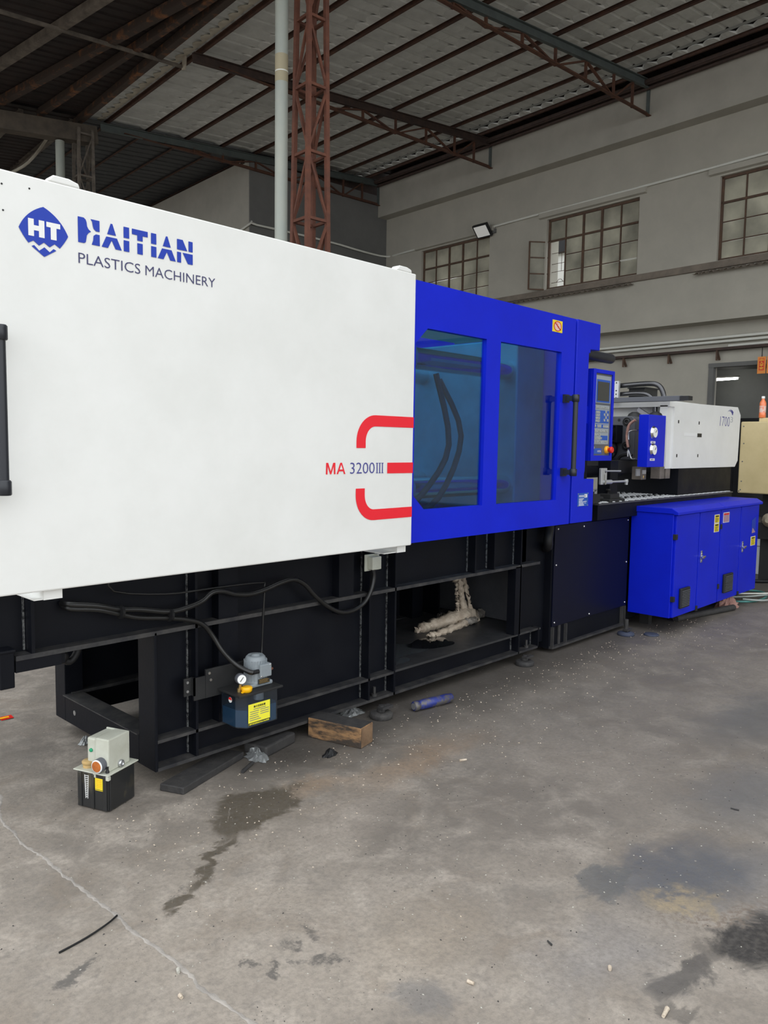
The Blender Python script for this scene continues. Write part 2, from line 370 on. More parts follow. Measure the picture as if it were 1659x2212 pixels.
    def holed(s, outer, holes, y0, y1):
        bm = bmesh.new(); es = []
        for loop in [outer]+holes:
            vv = [bm.verts.new((a, 0, b)) for a, b in loop]
            es += [bm.edges.new((vv[i], vv[(i+1) % len(vv)])) for i in range(len(vv))]
        bmesh.ops.triangle_fill(bm, use_beauty=True, use_dissolve=False, edges=es)
        bm.verts.index_update(); pts = [(v.co.x, v.co.z) for v in bm.verts]; tri = [tuple(v.index for v in f.verts) for f in bm.faces]; bm.free()
        n = len(pts); vs = [(a, y0, b) for a, b in pts]+[(a, y1, b) for a, b in pts]
        fs = tri+[tuple(i+n for i in reversed(t)) for t in tri]; o = 0
        for loop in [outer]+holes:
            k = len(loop); fs += [(o+i, o+(i+1) % k, o+(i+1) % k+n, o+i+n) for i in range(k)]; o += k
        return s.add(vs, fs)
    def build(s, name, mt, parent=None, bevel=0., recalc=True):
        me = bpy.data.meshes.new(name); off = Vector((0,0,0)); q = parent
        rot = False
        while q is not None: off += q.location; rot = rot or bool(q.get('_rot')); q = q.parent
        if rot: off = Vector((0,0,0))
        me.from_pydata([tuple(Vector(p)-off) for p in s.v], [], s.f)
        me.polygons.foreach_set('use_smooth', s.sm)
        if recalc:
            bm = bmesh.new(); bm.from_mesh(me); bmesh.ops.recalc_face_normals(bm, faces=bm.faces); bm.to_mesh(me); bm.free()
        me.materials.append(MATS[mt]); o = bpy.data.objects.new(name, me); COL.objects.link(o); o.parent = parent
        if bevel:
            md = o.modifiers.new('bevel', 'BEVEL'); md.width = bevel; md.segments = 2; md.limit_method = 'ANGLE'; md.angle_limit = math.radians(40)
        return o
def tag(o, label, cat, group=None, kind=None):
    o['label'] = label; o['category'] = cat
    if group: o['group'] = group
    if kind: o['kind'] = kind
    return o
def struct(o, label=None):
    o['kind'] = 'structure'
    if label: o['label'] = label
    return o
def thing(name, loc, label, cat, group=None, rz=None):
    o = bpy.data.objects.new(name, None); COL.objects.link(o); o.location = loc; o.empty_display_size = .1
    if rz is not None: o.rotation_euler = (0,0,rz); o['_rot'] = 1
    return tag(o, label, cat, group)
def group_part(name, parent):
    o = bpy.data.objects.new(name, None); COL.objects.link(o); o.parent = parent; o.empty_display_size = .05; return o
def text(body, name, mt, parent, o, u, v, w, h, bold=0., thick=.0006, shear=0.):
    """flat lettering fitted to a w x h box whose lower-left corner is o, along u and v"""
    cu = bpy.data.curves.new('t', 'FONT'); cu.body = body; cu.size = 1; cu.offset = bold; cu.resolution_u = 3; cu.shear = shear
    ob = bpy.data.objects.new('t', cu); COL.objects.link(ob); bpy.context.view_layer.update()
    me = ob.evaluated_get(bpy.context.evaluated_depsgraph_get()).to_mesh()
    pts = [tuple(p.co) for p in me.vertices]; fs = [tuple(p.vertices) for p in me.polygons]
    bpy.data.objects.remove(ob); bpy.data.curves.remove(cu)
    if not pts: return None
    x0 = min(p[0] for p in pts); x1 = max(p[0] for p in pts); y0 = min(p[1] for p in pts); y1 = max(p[1] for p in pts)
    o = Vector(o); u = Vector(u).normalized(); v = Vector(v).normalized(); nn = u.cross(v)
    b = MB(); b.add([o + u*((p[0]-x0)/max(x1-x0,1e-6)*w) + v*((p[1]-y0)/max(y1-y0,1e-6)*h) + nn*thick for p in pts], fs)
    return b.build(name, mt, parent, recalc=False)
XX, ZZ = (1,0,0), (0,0,1)

# building frame: n across the hall (towards the window wall), w along the window wall
BW = 0.0856
NV = Vector((math.cos(BW), -math.sin(BW), 0)); WV = Vector((math.sin(BW), math.cos(BW), 0))
def B(n, w, z): p = NV*n + WV*w; return (p.x, p.y, z)
def bbox(mb, n0, n1, w0, w1, z0, z1):
    c = [B(n, w, z) for z in (z0, z1) for n, w in ((n0,w0),(n1,w0),(n1,w1),(n0,w1))]
    return mb.add(c, [(0,3,2,1),(4,5,6,7),(0,1,5,4),(1,2,6,5),(2,3,7,6),(3,0,4,7)])

# ================================================================== SETTING
# floor (extends outside the open left side of the hall)
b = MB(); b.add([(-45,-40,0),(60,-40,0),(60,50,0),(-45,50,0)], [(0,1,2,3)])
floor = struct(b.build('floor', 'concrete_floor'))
crack = [(1.12,3.5),(1.115,3.3),(1.103,3.104),(1.035,2.907),(1.028,2.792),(1.026,2.626),(1.037,2.54),(1.033,2.424),(1.037,2.298),(1.042,2.169),(1.049,2.08),(1.048,2.01),(1.049,1.933),(1.06,1.85),(1.061,1.78),(1.057,1.705),(1.053,1.633),(1.058,1.568),(1.064,1.517),(1.068,1.474),(1.074,1.435),(1.08,1.3),(1.09,1.1),(1.1,.6)]
pts = []
for i in range(len(crack)-1):
    (xa, ya), (xb, yb) = crack[i], crack[i+1]; k = max(2, int(math.hypot(xb-xa, yb-ya)/.012))
    pts += [(xa+(xb-xa)*j/k, ya+(yb-ya)*j/k) for j in range(k)]
b = MB(); vs = []; jx = 0
for x, y in pts:
    jx = jx*.8 + random.uniform(-.003,.003); w = random.uniform(.0025,.0085)
    vs += [(x+jx-w, y, .0004), (x+jx-w*.3, y, .0016), (x+jx+w*.4, y, .0014), (x+jx+w, y, .0004)]
b.add(vs, [(4*i+k, 4*i+k+1, 4*i+k+5, 4*i+k+4) for i in range(len(pts)-1) for k in range(3)])
b.build('crack_filler', 'crack_grey', floor)

# window wall, with openings
NW = 14.77
def holed_wall(name, n0, n1, ws, zs, holes, mt):
    b = MB()
    solid = lambda i, j: 0 <= i < len(ws)-1 and 0 <= j < len(zs)-1 and not any(h[0] <= (ws[i]+ws[i+1])/2 <= h[1] and h[2] <= (zs[j]+zs[j+1])/2 <= h[3] for h in holes)
    for i in range(len(ws)-1):
        for j in range(len(zs)-1):
            if not solid(i, j): continue
            w0, w1, z0, z1 = ws[i], ws[i+1], zs[j], zs[j+1]
            b.add([B(n0,w0,z0),B(n0,w1,z0),B(n0,w1,z1),B(n0,w0,z1)], [(0,1,2,3)])
            b.add([B(n1,w0,z0),B(n1,w1,z0),B(n1,w1,z1),B(n1,w0,z1)], [(3,2,1,0)])
            if not solid(i-1, j): b.add([B(n0,w0,z0),B(n0,w0,z1),B(n1,w0,z1),B(n1,w0,z0)], [(0,1,2,3)])
            if not solid(i+1, j): b.add([B(n0,w1,z0),B(n1,w1,z0),B(n1,w1,z1),B(n0,w1,z1)], [(0,1,2,3)])
            if not solid(i, j-1): b.add([B(n0,w0,z0),B(n1,w0,z0),B(n1,w1,z0),B(n0,w1,z0)], [(0,1,2,3)])
            if not solid(i, j+1): b.add([B(n0,w0,z1),B(n0,w1,z1),B(n1,w1,z1),B(n1,w0,z1)], [(0,1,2,3)])
    return struct(b.build(name, mt, recalc=False))
WIN = [(12.93,15.31),(8.9,11.22),(4.86,7.22)]
ZS, ZT = 4.97, 6.53
wall_r = holed_wall('wall_right', NW, NW+.46, [-13.9,4.86,7.22,8.9,11.22,12.93,15.31,16.8], [3.85,ZS,ZT,8.5], [(a,c,ZS,ZT) for a, c in WIN], 'plaster')
wall_rl = holed_wall('wall_right_lower', NW+.42, NW+.66, [-13.9,3.9,7.41,16.8], [0,3.03,3.9], [(3.9,7.41,0,3.03)], 'plaster')
# ring beam under the eave, window sill, lintels
b = MB(); bbox(b, NW-.32, NW+.02, -13.9, 16.8, 7.62, 8.5); struct(b.build('trim_1', 'plaster_light'))
b = MB(); b.prism([(NW-.07,4.84),(NW-.06,4.82),(NW+.01,4.82),(NW+.01,4.965),(NW-.02,4.96)], lambda a, c, d: B(a, d, c), 3.5, 15.6); struct(b.build('trim_2', 'sill_dirt'))
for k, (a, c) in enumerate(WIN):
    b = MB(); b.prism([(NW-.07,ZT+.05),(NW-.07,ZT+.15),(NW+.01,ZT+.17),(NW+.01,ZT+.03)], lambda p, q, d: B(p, d, q), a-.16, c+.2); struct(b.build('trim_%d' % (3+k), 'plaster'))
# torn corrugated awning remains under the sill
for k, (w0, w1) in enumerate(((8.95,12.35),(3.9,7.6))):
    b = MB(); n = int((w1-w0)/.035); vs = []
    for i in range(n+1):
        w = w0+(w1-w0)*i/n; dz = .016*(1 if (i//2) % 2 else -1) + random.uniform(-.004,.004)
        vs += [B(NW-.02,w,4.80+dz), B(NW-.17+random.uniform(-.01,.01),w,4.755+dz), B(NW-.17,w,4.748+dz), B(NW-.02,w,4.793+dz)]
    b.add(vs, [(4*i+q, 4*i+(q+1) % 4, 4*i+4+(q+1) % 4, 4*i+4+q) for i in range(n) for q in range(4)])
    struct(b.build('trim_%d' % (6+k), 'sill_dirt'))
# concrete block in the far corner and other walls
b = MB(); bbox(b, 10.36, 15.2, 16.8, 28, 0, 8.22); wb = struct(b.build('wall_back', 'plaster_light'))
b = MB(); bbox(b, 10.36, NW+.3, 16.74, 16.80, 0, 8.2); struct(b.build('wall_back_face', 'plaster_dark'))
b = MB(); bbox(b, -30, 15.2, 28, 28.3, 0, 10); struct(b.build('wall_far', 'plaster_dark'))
# room behind the doorway
b = MB()
bbox(b, 15.45, 18.9, 11.5, 11.7, 0, 3.6); bbox(b, 18.9, 19.1, 2.0, 11.7, 0, 3.6); bbox(b, 15.45, 19.1, 2.0, 11.7, 3.6, 3.8)
struct(b.build('wall_room', 'room_grey'))
b = MB(); b.bar(B(18.4,11.5,3.45), B(18.4,2.2,3.15), .2, .16); struct(b.build('trim_8', 'plaster_dark'))
b = MB(); bbox(b, 16.6, 16.75, 2.3, 11.4, 0, 2.05)
for k in range(9): bbox(b, 16.56, 16.6, 2.5+k, 3.4+k, .15, 1.95)
struct(b.build('wall_partition', 'room_dark'))
b = MB(); bbox(b, NW+.40, NW+.50, 7.36, 7.46, 0, 3.08); bbox(b, NW+.39, NW+.50, 3.9, 7.46, 3.0, 3.08); d1 = struct(b.build('door_1', 'plaster_dark'))
# outside, seen through the open casement
b = MB(); bbox(b, 19.0, 19.2, 6, 18, 4.6, 6.95); struct(b.build('wall_outside', 'outside_white'))
b = MB(); bbox(b, 18.9, 19.4, 6, 18, 6.95, 8.2); struct(b.build('wall_outside_dark', 'room_dark'))

# windows: steel frames, dirty panes
def bar_b(b, p, q, w, h): b.bar(B(*p), B(*q), w, h, NV)
def make_window(k, w0, w1, open_sash=False):
    root = bpy.data.objects.new('window_%d' % k, None); COL.objects.link(root); root.location = B(NW+.1, w1, ZS); struct(root)
    nf = NW+.09; cols = 5; cw = (w1-w0)/cols; zr = [ZS, ZS+.36, ZS+.72, ZS+1.08, ZT]
    b = MB()
    for w in (w0+.02, w1-.02): bar_b(b, (nf,w,ZS), (nf,w,ZT), .05, .045)
    for z in (ZS+.02, ZT-.02): bar_b(b, (nf,w0,z), (nf,w1,z), .05, .045)
    b.build('window_frame', 'frame_rust', root)
    for i in range(1, cols):
        b = MB(); wd_ = .05 if i in (2, 3) else .022; bar_b(b, (nf,w0+cw*i,ZS), (nf,w0+cw*i,ZT), wd_, .035); b.build('mullion', 'frame_rust', root)
    b = MB(); bar_b(b, (nf,w0,zr[3]), (nf,w1,zr[3]), .04, .045); b.build('transom', 'frame_rust', root)
    for i in range(cols):
        for j in range(4):
            wa, wb_ = w0+cw*i+.012, w0+cw*(i+1)-.012
            if open_sash and i == cols-1 and j < 3: continue
            b = MB(); bbox(b, nf+.012, nf+.018, wa, wb_, zr[j]+.012, zr[j+1]-.012); b.build('pane', 'dirty_glass', root)
            if j < 2:
                b = MB(); bar_b(b, (nf,wa,zr[j+1]), (nf,wb_,zr[j+1]), .018, .025); b.build('glazing_bar', 'conduit' if random.random() < .12 else 'frame_rust', root)
    if open_sash:
        sash = group_part('casement', root); h = (nf, w1-.02); a = math.radians(78)
        def SB(t, n_off, z): return B(h[0]-math.sin(a)*t-n_off*math.cos(a), h[1]+math.cos(a)*t*-1+ .0 + n_off*math.sin(a) if False else h[1]+t*.33, z)
        L_ = cw
        def SP(t, z): return B(h[0]-t*.80, h[1]+t*.60, z)
        b = MB()
        for t in (.012, L_): b.bar(SP(t,ZS), SP(t,zr[3]), .028, .03)
        for z in (ZS+.01, zr[1], zr[2], zr[3]-.01): b.bar(SP(0,z), SP(L_,z), .02, .028)
        b.build('sash_frame', 'frame_rust', sash)
        for j in range(3):
            b = MB(); p, q = Vector(SP(.02,zr[j]+.012)), Vector(SP(L_-.015,zr[j]+.012)); hh = Vector((0,0,zr[j+1]-zr[j]-.024))
            tt = (q-p).cross(Vector((0,0,1))).normalized()*.004
            b.add([p,q,q+hh,p+hh,p+tt,q+tt,q+hh+tt,p+hh+tt], [(0,1,2,3),(7,6,5,4),(0,4,5,1),(1,5,6,2),(2,6,7,3),(3,7,4,0)]); b.build('pane', 'dirty_glass', sash)
        b = MB(); wa, wb_ = w1-cw, w1
        for z in (ZS+.18, ZS+.42, ZS+.6, ZS+.84): b.tube([B(nf+.14,wa,z), B(nf+.14,wb_,z)], .006, 6, 1)
        b.tube([B(nf+.14,wa,ZS+.18),B(nf+.14,wa+.14,ZS+.18),B(nf+.14,wa+.2,ZS+.24),B(nf+.14,wb_-.2,ZS+.24),B(nf+.14,wb_-.14,ZS+.18),B(nf+.14,wb_,ZS+.18)], .006, 6, 1)
        b.tube([B(nf+.14,wa+.2,ZS+.42), B(nf+.14,wa+.2,ZS+.84)], .006, 6, 1)
        b.build('security_grille', 'frame_rust', root)
make_window(1, *WIN[0]); make_window(2, *WIN[1], open_sash=True); make_window(3, *WIN[2])

# ------------------------------------------------------------------ roof
def zr(n): return 8.02 + (.075*(n-6.8) if n > 6.8 else .09*(n-6.8))
PUR = [6.87, 7.77, 8.7, 9.6, 10.5, 11.4, 12.3, 13.2, 14.1]
ceil = bpy.data.objects.new('ceiling', None); COL.objects.link(ceil); struct(ceil)
def sheet_mesh(L, width, ribs, slope, nmat, rh=.035):
    prof = []; p = width/ribs
    for i in range(ribs):
        o = i*p; prof += [(o, 0), (o+p-.085, 0), (o+p-.06, rh), (o+p-.025, rh)]
    prof.append((width+.012, 0)); b = MB(); vs = []; k = len(prof)
    for q in (0, 1):
        for w, z in prof: vs.append((q*L, w, -z*-1 + slope*q*L))
    fs = [(i, i+1, k+i+1, k+i) for i in range(k-1)]
    t = .004; vs += [(x, y, z+t) for x, y, z in vs]; fs += [(2*k+k+i, 2*k+k+i+1, 2*k+i+1, 2*k+i) for i in range(k-1)]
    fs += [(i, 2*k+i, 2*k+i+1, i+1) for i in range(k-1)] + [(k+i+1, 3*k+i+1, 3*k+i, k+i) for i in range(k-1)] + [(0,k,3*k,2*k), (k-1,3*k-1,4*k-1,2*k-1)]
    me = bpy.data.meshes.new('roof_sheet'); me.from_pydata(vs, [], fs); me.materials.append(MATS[nmat]); return me
def lay(me, n, w, dz=0.):
    o = bpy.data.objects.new('roof_sheet', me); COL.objects.link(o); o.parent = ceil
    x, y, z = B(n, w, zr(n)+.13+dz); o.location = (x, y, z); o.rotation_euler = (0, random.uniform(-.002,.002), -BW)
    return o
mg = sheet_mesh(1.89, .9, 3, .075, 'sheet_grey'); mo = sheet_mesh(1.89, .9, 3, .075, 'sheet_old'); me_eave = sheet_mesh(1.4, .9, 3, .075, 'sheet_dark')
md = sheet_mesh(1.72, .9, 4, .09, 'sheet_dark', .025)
for i in range(13):
    w = 5.3+.9*i
    for k in range(4): lay(mg, 6.36+1.85*k, w)
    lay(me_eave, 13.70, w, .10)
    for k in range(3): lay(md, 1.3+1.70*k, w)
for i in range(13):
    w = 16.8+.9*i
    for k in range(3): lay(mo, 6.36+1.85*k, w, -.05)
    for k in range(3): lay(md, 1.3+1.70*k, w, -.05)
big = sheet_mesh(7.8, 4.8, 16, .075, 'sheet_grey')
for i in range(4):
    lay(big, 6.36, 5.3-4.8*(i+1))
    b = sheet_mesh(1.4, 4.8, 16, .075, 'sheet_dark'); lay(b, 13.70, 5.3-4.8*(i+1), .10)
# purlins (C channels)
def chan(b, p, q, w, h, up=(0,0,1)):
    p = Vector(p); q = Vector(q); d = (q-p).normalized(); a = d.cross(Vector(up)).normalized(); u = a.cross(d)
    t = .008
    b.bar(p+a*(w/2), q+a*(w/2), t, h); b.bar(p+u*(h/2), q+u*(h/2), w, t); b.bar(p-u*(h/2), q-u*(h/2), w, t)
for n in PUR:
    b = MB(); chan(b, B(n,-13.9,zr(n)+.078), B(n,27.5,zr(n)+.078), .05, .075); b.build('purlin', 'purlin_rust', ceil)
for k, n in enumerate(PUR[2:]):   # pale strip along the purlins
    b = MB(); b.bar(B(n-.045,-13.9,zr(n)+.118), B(n-.045,17,zr(n)+.118), .05, .008); b.build('flashing_strip', 'flashing', ceil)
b = MB(); b.bar(B(13.80,-13.9,zr(13.80)+.115), B(13.80,17,zr(13.80)+.115), .03, .035); b.build('eave_angle', 'flashing', ceil)
for n in PUR[1:]:   # stepped sheet laps catching daylight
    b = MB(); vs = []; w = 4.0; i = 0
    while w < 17.0:
        d = (.06,.15,.17,.14)[i % 4]*random.uniform(.85,1.1); vs += [B(n-.05,w,zr(n)+.085), B(n-.05-d,w,zr(n-.05-d)+.128), B(n-.05-d,w,zr(n-.05-d)+.132), B(n-.05,w,zr(n)+.089)]
        w += .075; i += 1
    b.add(vs, [(4*j+q, 4*j+(q+1) % 4, 4*j+4+(q+1) % 4, 4*j+4+q) for j in range(len(vs)//4-1) for q in range(4)]); b.build('sheet_lap', 'sheet_grey', ceil)
for z, n in ((8.50,14.3),(8.44,14.38)):
    b = MB(); b.tube([B(n,-13.9,z), B(n,16.7,z)], .035, 8, 1); b.build('gutter_pipe', 'truss_brown', ceil)
b = MB(); bbox(b, 14.25, 14.47, -13.9, 16.7, 8.49, 8.56); b.build('gutter', 'truss_brown', ceil)
b = MB(); bbox(b, 14.9, 15.0, -13.9, 16.8, 8.4, 9.0); bbox(b, 10.3, 15.0, 17.0, 17.1, 8.15, 9.0); b.build('eave_closure', 'truss_brown', ceil)
# scalloped cream strips added for daylight seeping through at the sheet ends
for i in range(13):
    b = MB(); w0 = 5.3+.9*i; vs = []
    for j in range(13):
        w = w0+.9*j/12; d = .07+.05*math.sin(j*math.pi/2.0)+random.uniform(-.015,.02); n0 = 6.80
        vs += [B(n0,w,zr(n0)+.117), B(n0-d-.05,w,zr(n0-d)+.113-.012*(j % 2)), B(n0-d-.05,w,zr(n0-d)+.119-.012*(j % 2)), B(n0,w,zr(n0)+.123)]
    b.add(vs, [(4*j+q, 4*j+(q+1) % 4, 4*j+4+(q+1) % 4, 4*j+4+q) for j in range(12) for q in range(4)]); b.build('daylit_sheet_edge', 'pale_cream', ceil)
# warped old rafters of the dark bay
for (na, wa), (nb, wb2), wd_, mt in (((3.95,16.7),(5.95,5.5),.11,'rust_grey'), ((4.72,16.7),(6.9,5.5),.12,'rust_old'), ((5.52,16.9),(6.55,5.5),.10,'rust_old'), ((6.3,17.1),(6.28,5.5),.11,'rust_old'),
        ((2.6,16.7),(4.6,5.5),.11,'rust_old')):
    b = MB(); chan(b, B(na,wa,zr(na)+.03), B(nb,wb2,zr(nb)+.03), wd_, .13); b.build('rafter', mt, ceil)
for (na, nb) in ((4.2,4.2),(5.2,5.2),(6.2,6.2),(3.2,3.2)):
    b = MB(); chan(b, B(na,17.0,zr(na)+.02), B(nb,27.5,zr(nb)+.02), .09, .12); b.build('rafter', 'rust_grey', ceil)
b = MB(); b.bar(B(2.0,12.75,zr(2.0)-.05), B(6.75,13.18,zr(6.75)-.04), .045, .05); b.build('tie_rod', 'rust_grey', ceil)
b = MB(); b.bar(B(6.78,13.15,zr(6.8)-.10), B(6.78,13.12,zr(6.8)+.12), .10, .03); b.build('torn_sheet_flap', 'pale_cream', ceil)

# trusses: raking top chord, level bottom chord
def truss(w, top_mat, label):
    t = thing('roof_truss', B(10.6, w, 7.9), label, 'truss', 'roof trusses resting on the window wall')
    n0, n1 = 6.7, NW-.32
    b = MB(); d = Vector(B(n1,w,zr(n1)-.075))-Vector(B(n0,w,zr(n0)-.075)); p = Vector(B(n0,w,zr(n0)-.075)); q = p+d
    b.bar(p, q, .02, .16); b.bar(p+WV*-.03+Vector((0,0,.075)), q+WV*-.03+Vector((0,0,.075)), .06, .012); b.bar(p+WV*-.03-Vector((0,0,.075)), q+WV*-.03-Vector((0,0,.075)), .06, .012)
    b.build('top_chord', top_mat, t)
    zb = lambda n: min(7.93, zr(n)-.10)
    b = MB(); b.angle(B(7.2,w,7.93), B(n1,w,7.93), .07, .012); b.build('bottom_chord', 'rust', t)
    ns = [8.15, 8.85, 9.6, 10.5, 11.4, 12.3, 13.2, 13.85]
    for n in ns:
        b = MB(); b.bar(B(n,w,7.93), B(n,w,zr(n)-.12), .045, .04); b.build('web_post', 'rust', t)
    b = MB(); b.bar(B(n1-.02,w,7.93), B(n1-.02,w,zr(n1)-.1), .06, .05); b.build('end_post', 'truss_green', t)
    for a, c in ((9.6,8.85),(9.6,10.5),(11.4,10.5),(11.4,12.3),(13.2,12.3),(13.2,13.85)):
        b = MB(); b.bar(B(a,w,7.93), B(c,w,zr(c)-.14), .045, .03); b.build('web_brace', 'rust', t)
truss(8.6, 'truss_green', 'nearest roof truss with grey green top chord above the two right windows')
truss(12.68, 'truss_brown', 'middle roof truss with dark brown top chord crossing behind the grey pole')
truss(16.72, 'truss_green', 'farthest roof truss with grey green chord in front of the concrete block')

# lattice columns and grey pipes
def lattice(n, w, ztop, hw0, hw1, label, mt, pitch=.84, zoff=0.):
    t = thing('lattice_column', B(n, w, 0), label, 'column', 'rusty lattice roof columns')
    def c(k, z):
        h = hw0+(hw1-hw0)*z/ztop; a, e = ((-1,-1),(1,-1),(1,1),(-1,1))[k]; return B(n+a*h, w+e*h, z)
    for k in range(4):
        b = MB(); p, q = Vector(c(k,0)), Vector(c(k,ztop)); b.bar(p, q, .055, .055, NV); b.build('corner_post', mt, t)
    nl = int(ztop/pitch); zs = [ztop-zoff-pitch*i for i in range(nl+1) if ztop-zoff-pitch*i > .05]
    for i, z in enumerate(zs):
        for k in range(4):
            b = MB(); b.bar(c(k,z), c((k+1) % 4,z), .04, .035); b.build('strut', mt, t)
            z2 = z-pitch if i < len(zs)-1 else 0.02
            if z2 >= 0:
                p, q = (k, (k+1) % 4) if (i+k) % 2 else ((k+1) % 4, k)
                b = MB(); b.bar(c(p,z-.02), c(q,z2+.02), .032, .028); b.build('lacing_bar', mt, t)
    return t
lattice(6.24, 8.6, 7.95, .205, .125, 'rusty red lattice column beside the tall grey pole', 'rust_red', .84, .28)
lattice(6.32, 16.7, 7.75, .20, .14, 'far brown lattice column under the brown beam at upper left', 'rust_grey', .84, .1)
t = thing('grey_pole', B(5.78,8.6,0), 'tall pale grey steel pole with a tan band beside lattice column', 'pole')
b = MB(); b.cyl(B(5.78,8.6,0), B(5.78,8.6,7.95), .082, 28); b.build('shaft', 'pole_grey', t)
b = MB(); b.cyl(B(5.78,8.6,5.93), B(5.78,8.6,6.26), .0832, 28); b.build('tape_band', 'tape_tan', t)
b = MB(); b.cyl(B(5.78,8.6,6.05), B(5.78,8.6,6.065), .0845, 28); b.build('joint_ring', 'conduit', t)
t = thing('grey_pole', B(5.87,16.76,0), 'short visible grey pole under the brown beam at upper left', 'pole')
b = MB(); b.cyl(B(5.87,16.76,0), B(5.87,16.76,7.45), .088, 24); b.build('shaft', 'pole_grey', t)
b = MB(); p0, p1 = B(-2,16.76,6.85), B(6.6,16.76,7.72); b.bar(p0, p1, .28, .34)
tag(b.build('roof_beam', 'beam_brown'), 'stained brown beam above the far grey pole at upper left', 'beam')
b = MB(); b.tube([B(5.2,18.2,6.95), B(5.6,18.2,7.25), B(5.85,18.2,7.55), B(6.1,18.2,7.95)], .03, 8, 3)
b.build('bent_strip', 'pale_cream', ceil)

# ------------------------------------------------------------------ things on the wall
b = MB(); b.tube([B(NW-.03,4.0,6.76), B(NW-.03,7.2,6.72), B(NW-.03,10.0,6.70), B(NW-.03,12.6,6.68), B(NW-.03,14.2,6.63), B(NW-.03,16.0,6.60), B(NW-.03,16.68,6.61),
    B(13.9,16.68,6.60), B(12.6,16.68,6.66), B(10.5,16.68,6.66), B(10.32,16.68,6.66), B(10.32,18,6.4)], .027, 8, 3)
tag(b.build('wall_cable', 'conduit'), 'thin white cable run along the wall above the windows', 'cable')
t = thing('flood_light', B(NW-.12,13.0,6.5), 'small square flood light on the wall beside the left window', 'lamp')
c0 = Vector(B(NW-.17,13.02,6.60)); dn = (NV*-.75+Vector((0,0,-.66))).normalized(); up_ = (Vector((0,0,1))-dn*dn.z).normalized()
b = MB(); b.bar(c0-dn*.03, c0+dn*.035, .46, .34, up_); b.build('housing', 'black_flat', t, .008)
b = MB(); b.bar(c0+dn*.035, c0+dn*.042, .38, .27, up_); b.build('lens', 'lamp_face', t)
b = MB(); b.bar(c0, B(NW-.002,13.02,6.62), .08, .03); b.build('bracket', 'black_flat', t)
b = MB(); bbox(b, NW-.052, NW-.002, 12.72, 12.82, 6.52, 6.62); b.build('junction_box', 'plaster_dark', t)
for k, (z, w1) in enumerate(((3.52,14.0),(3.44,14.0),(3.36,7.05))):
    b = MB(); b.tube([B(NW+.34,1.0,z+.06), B(NW+.34,w1,z+.03)], .028, 8, 1)
    tag(b.build('pvc_pipe', 'conduit'), ('uppermost of the white pipes under the concrete ledge', 'second white pipe under the concrete ledge', 'short lowest white pipe ending above the doorway')[k], 'pipe', 'white pipes along the wall')
t = thing('pipe_rail', B(NW+.32,7,3.2), 'dark steel rail with brackets under the white wall pipes', 'rail')
b = MB(); b.bar(B(NW+.32,1.0,3.35), B(NW+.32,14,3.32), .16, .05); b.build('rail', 'truss_brown', t)
for w in (8.26, 7.25, 9.3, 10.4, 6.1, 5.0):
    b = MB(); b.bar(B(NW+.28,w,3.31), B(NW+.40,w,3.14), .04, .03); b.bar(B(NW+.28,w,3.32), B(NW+.28,w,3.12), .03, .03); b.build('bracket', 'frame_rust', t)
# red paper charms hanging at the doorway
for k, (w0, w1) in enumerate(((6.23,6.38),(6.06,6.21))):
    t = thing('paper_banner', B(NW+.10,(w0+w1)/2,2.8), ('complete red and gold paper banner hanging at the doorway', 'red and gold paper banner cut off by the right picture edge')[k], 'banner', 'red paper banners')
    b = MB(); bbox(b, NW+.10, NW+.105, w0, w1, 2.80, 3.11); b.build('paper', 'paper_orange', t)
    b = MB(); bbox(b, NW+.097, NW+.10, w0+.03, w1-.03, 2.86, 3.08); b.build('red_panel', 'paper_red', t)
    for i, ch in enumerate('出入平安'):
        text(ch, 'character', 'gold', t, B(NW+.096, w1-.04, 3.03-.052*i), -WV, ZZ, .07, .046, bold=.015)
    b = MB(); b.bar(B(NW+.10,(w0+w1)/2,3.11), B(NW+.10,(w0+w1)/2,3.275), .012, .012); b.build('hanging_rod', 'rubber', t)
t = thing('tube_light', B(18.0,8.4,2.95), 'lit fluorescent tube light in the room behind the doorway', 'lamp')
b = MB(); b.tube([B(18,8.70,3.01), B(18,8.15,3.02)], .028, 10, 1); b.build('tube', 'tube_lamp', t)
b = MB(); bbox(b, 17.98, 18.02, 8.1, 8.75, 3.04, 3.08); b.build('batten', 'conduit', t)

# ================================================================== INJECTION MOULDING MACHINE
mach = thing('injection_molding_machine', (3.2,3.2,0.065), 'large white and blue plastic injection moulding machine on a black steel base', 'machine')
YF, YW = 2.74, 2.80           # front edge of the base flanges, face of the web
# ---- base frame
b = MB()
b.box(1.58, 2.98, YW, YW+.02, .075, .95); b.box(2.98, 4.30, YW, YW+.02, .645, .95); b.box(.93, 1.58, YW, YW+.02, .645, .95)
b.box(2.98, 4.16, YW, YW+.02, .075, .19); b.box(4.16, 4.53, YW, YW+.02, .075, .95)
base = b.build('base_frame', 'black_paint', mach)
def bp(name, mt='black_paint', bev=0.): 
    return b.build(name, mt, base, bev)
for x0, x1 in ((1.04,4.38),):
    b = MB(); b.box(x0, x1, YF, YW+.01, .628, .645); bp('mid_flange', 'flange_dust')
b = MB(); b.box(1.58, 4.39, YF, YW+.01, .066, .080); bp('bottom_flange', 'flange_dust')
b = MB(); b.box(1.58, 2.98, YF, YW+.01, .182, .195); bp('lower_flange', 'flange_dust')
b = MB(); b.box(4.16, 4.39, YF, YW+.01, .19, .20); bp('lower_flange', 'flange_dust')
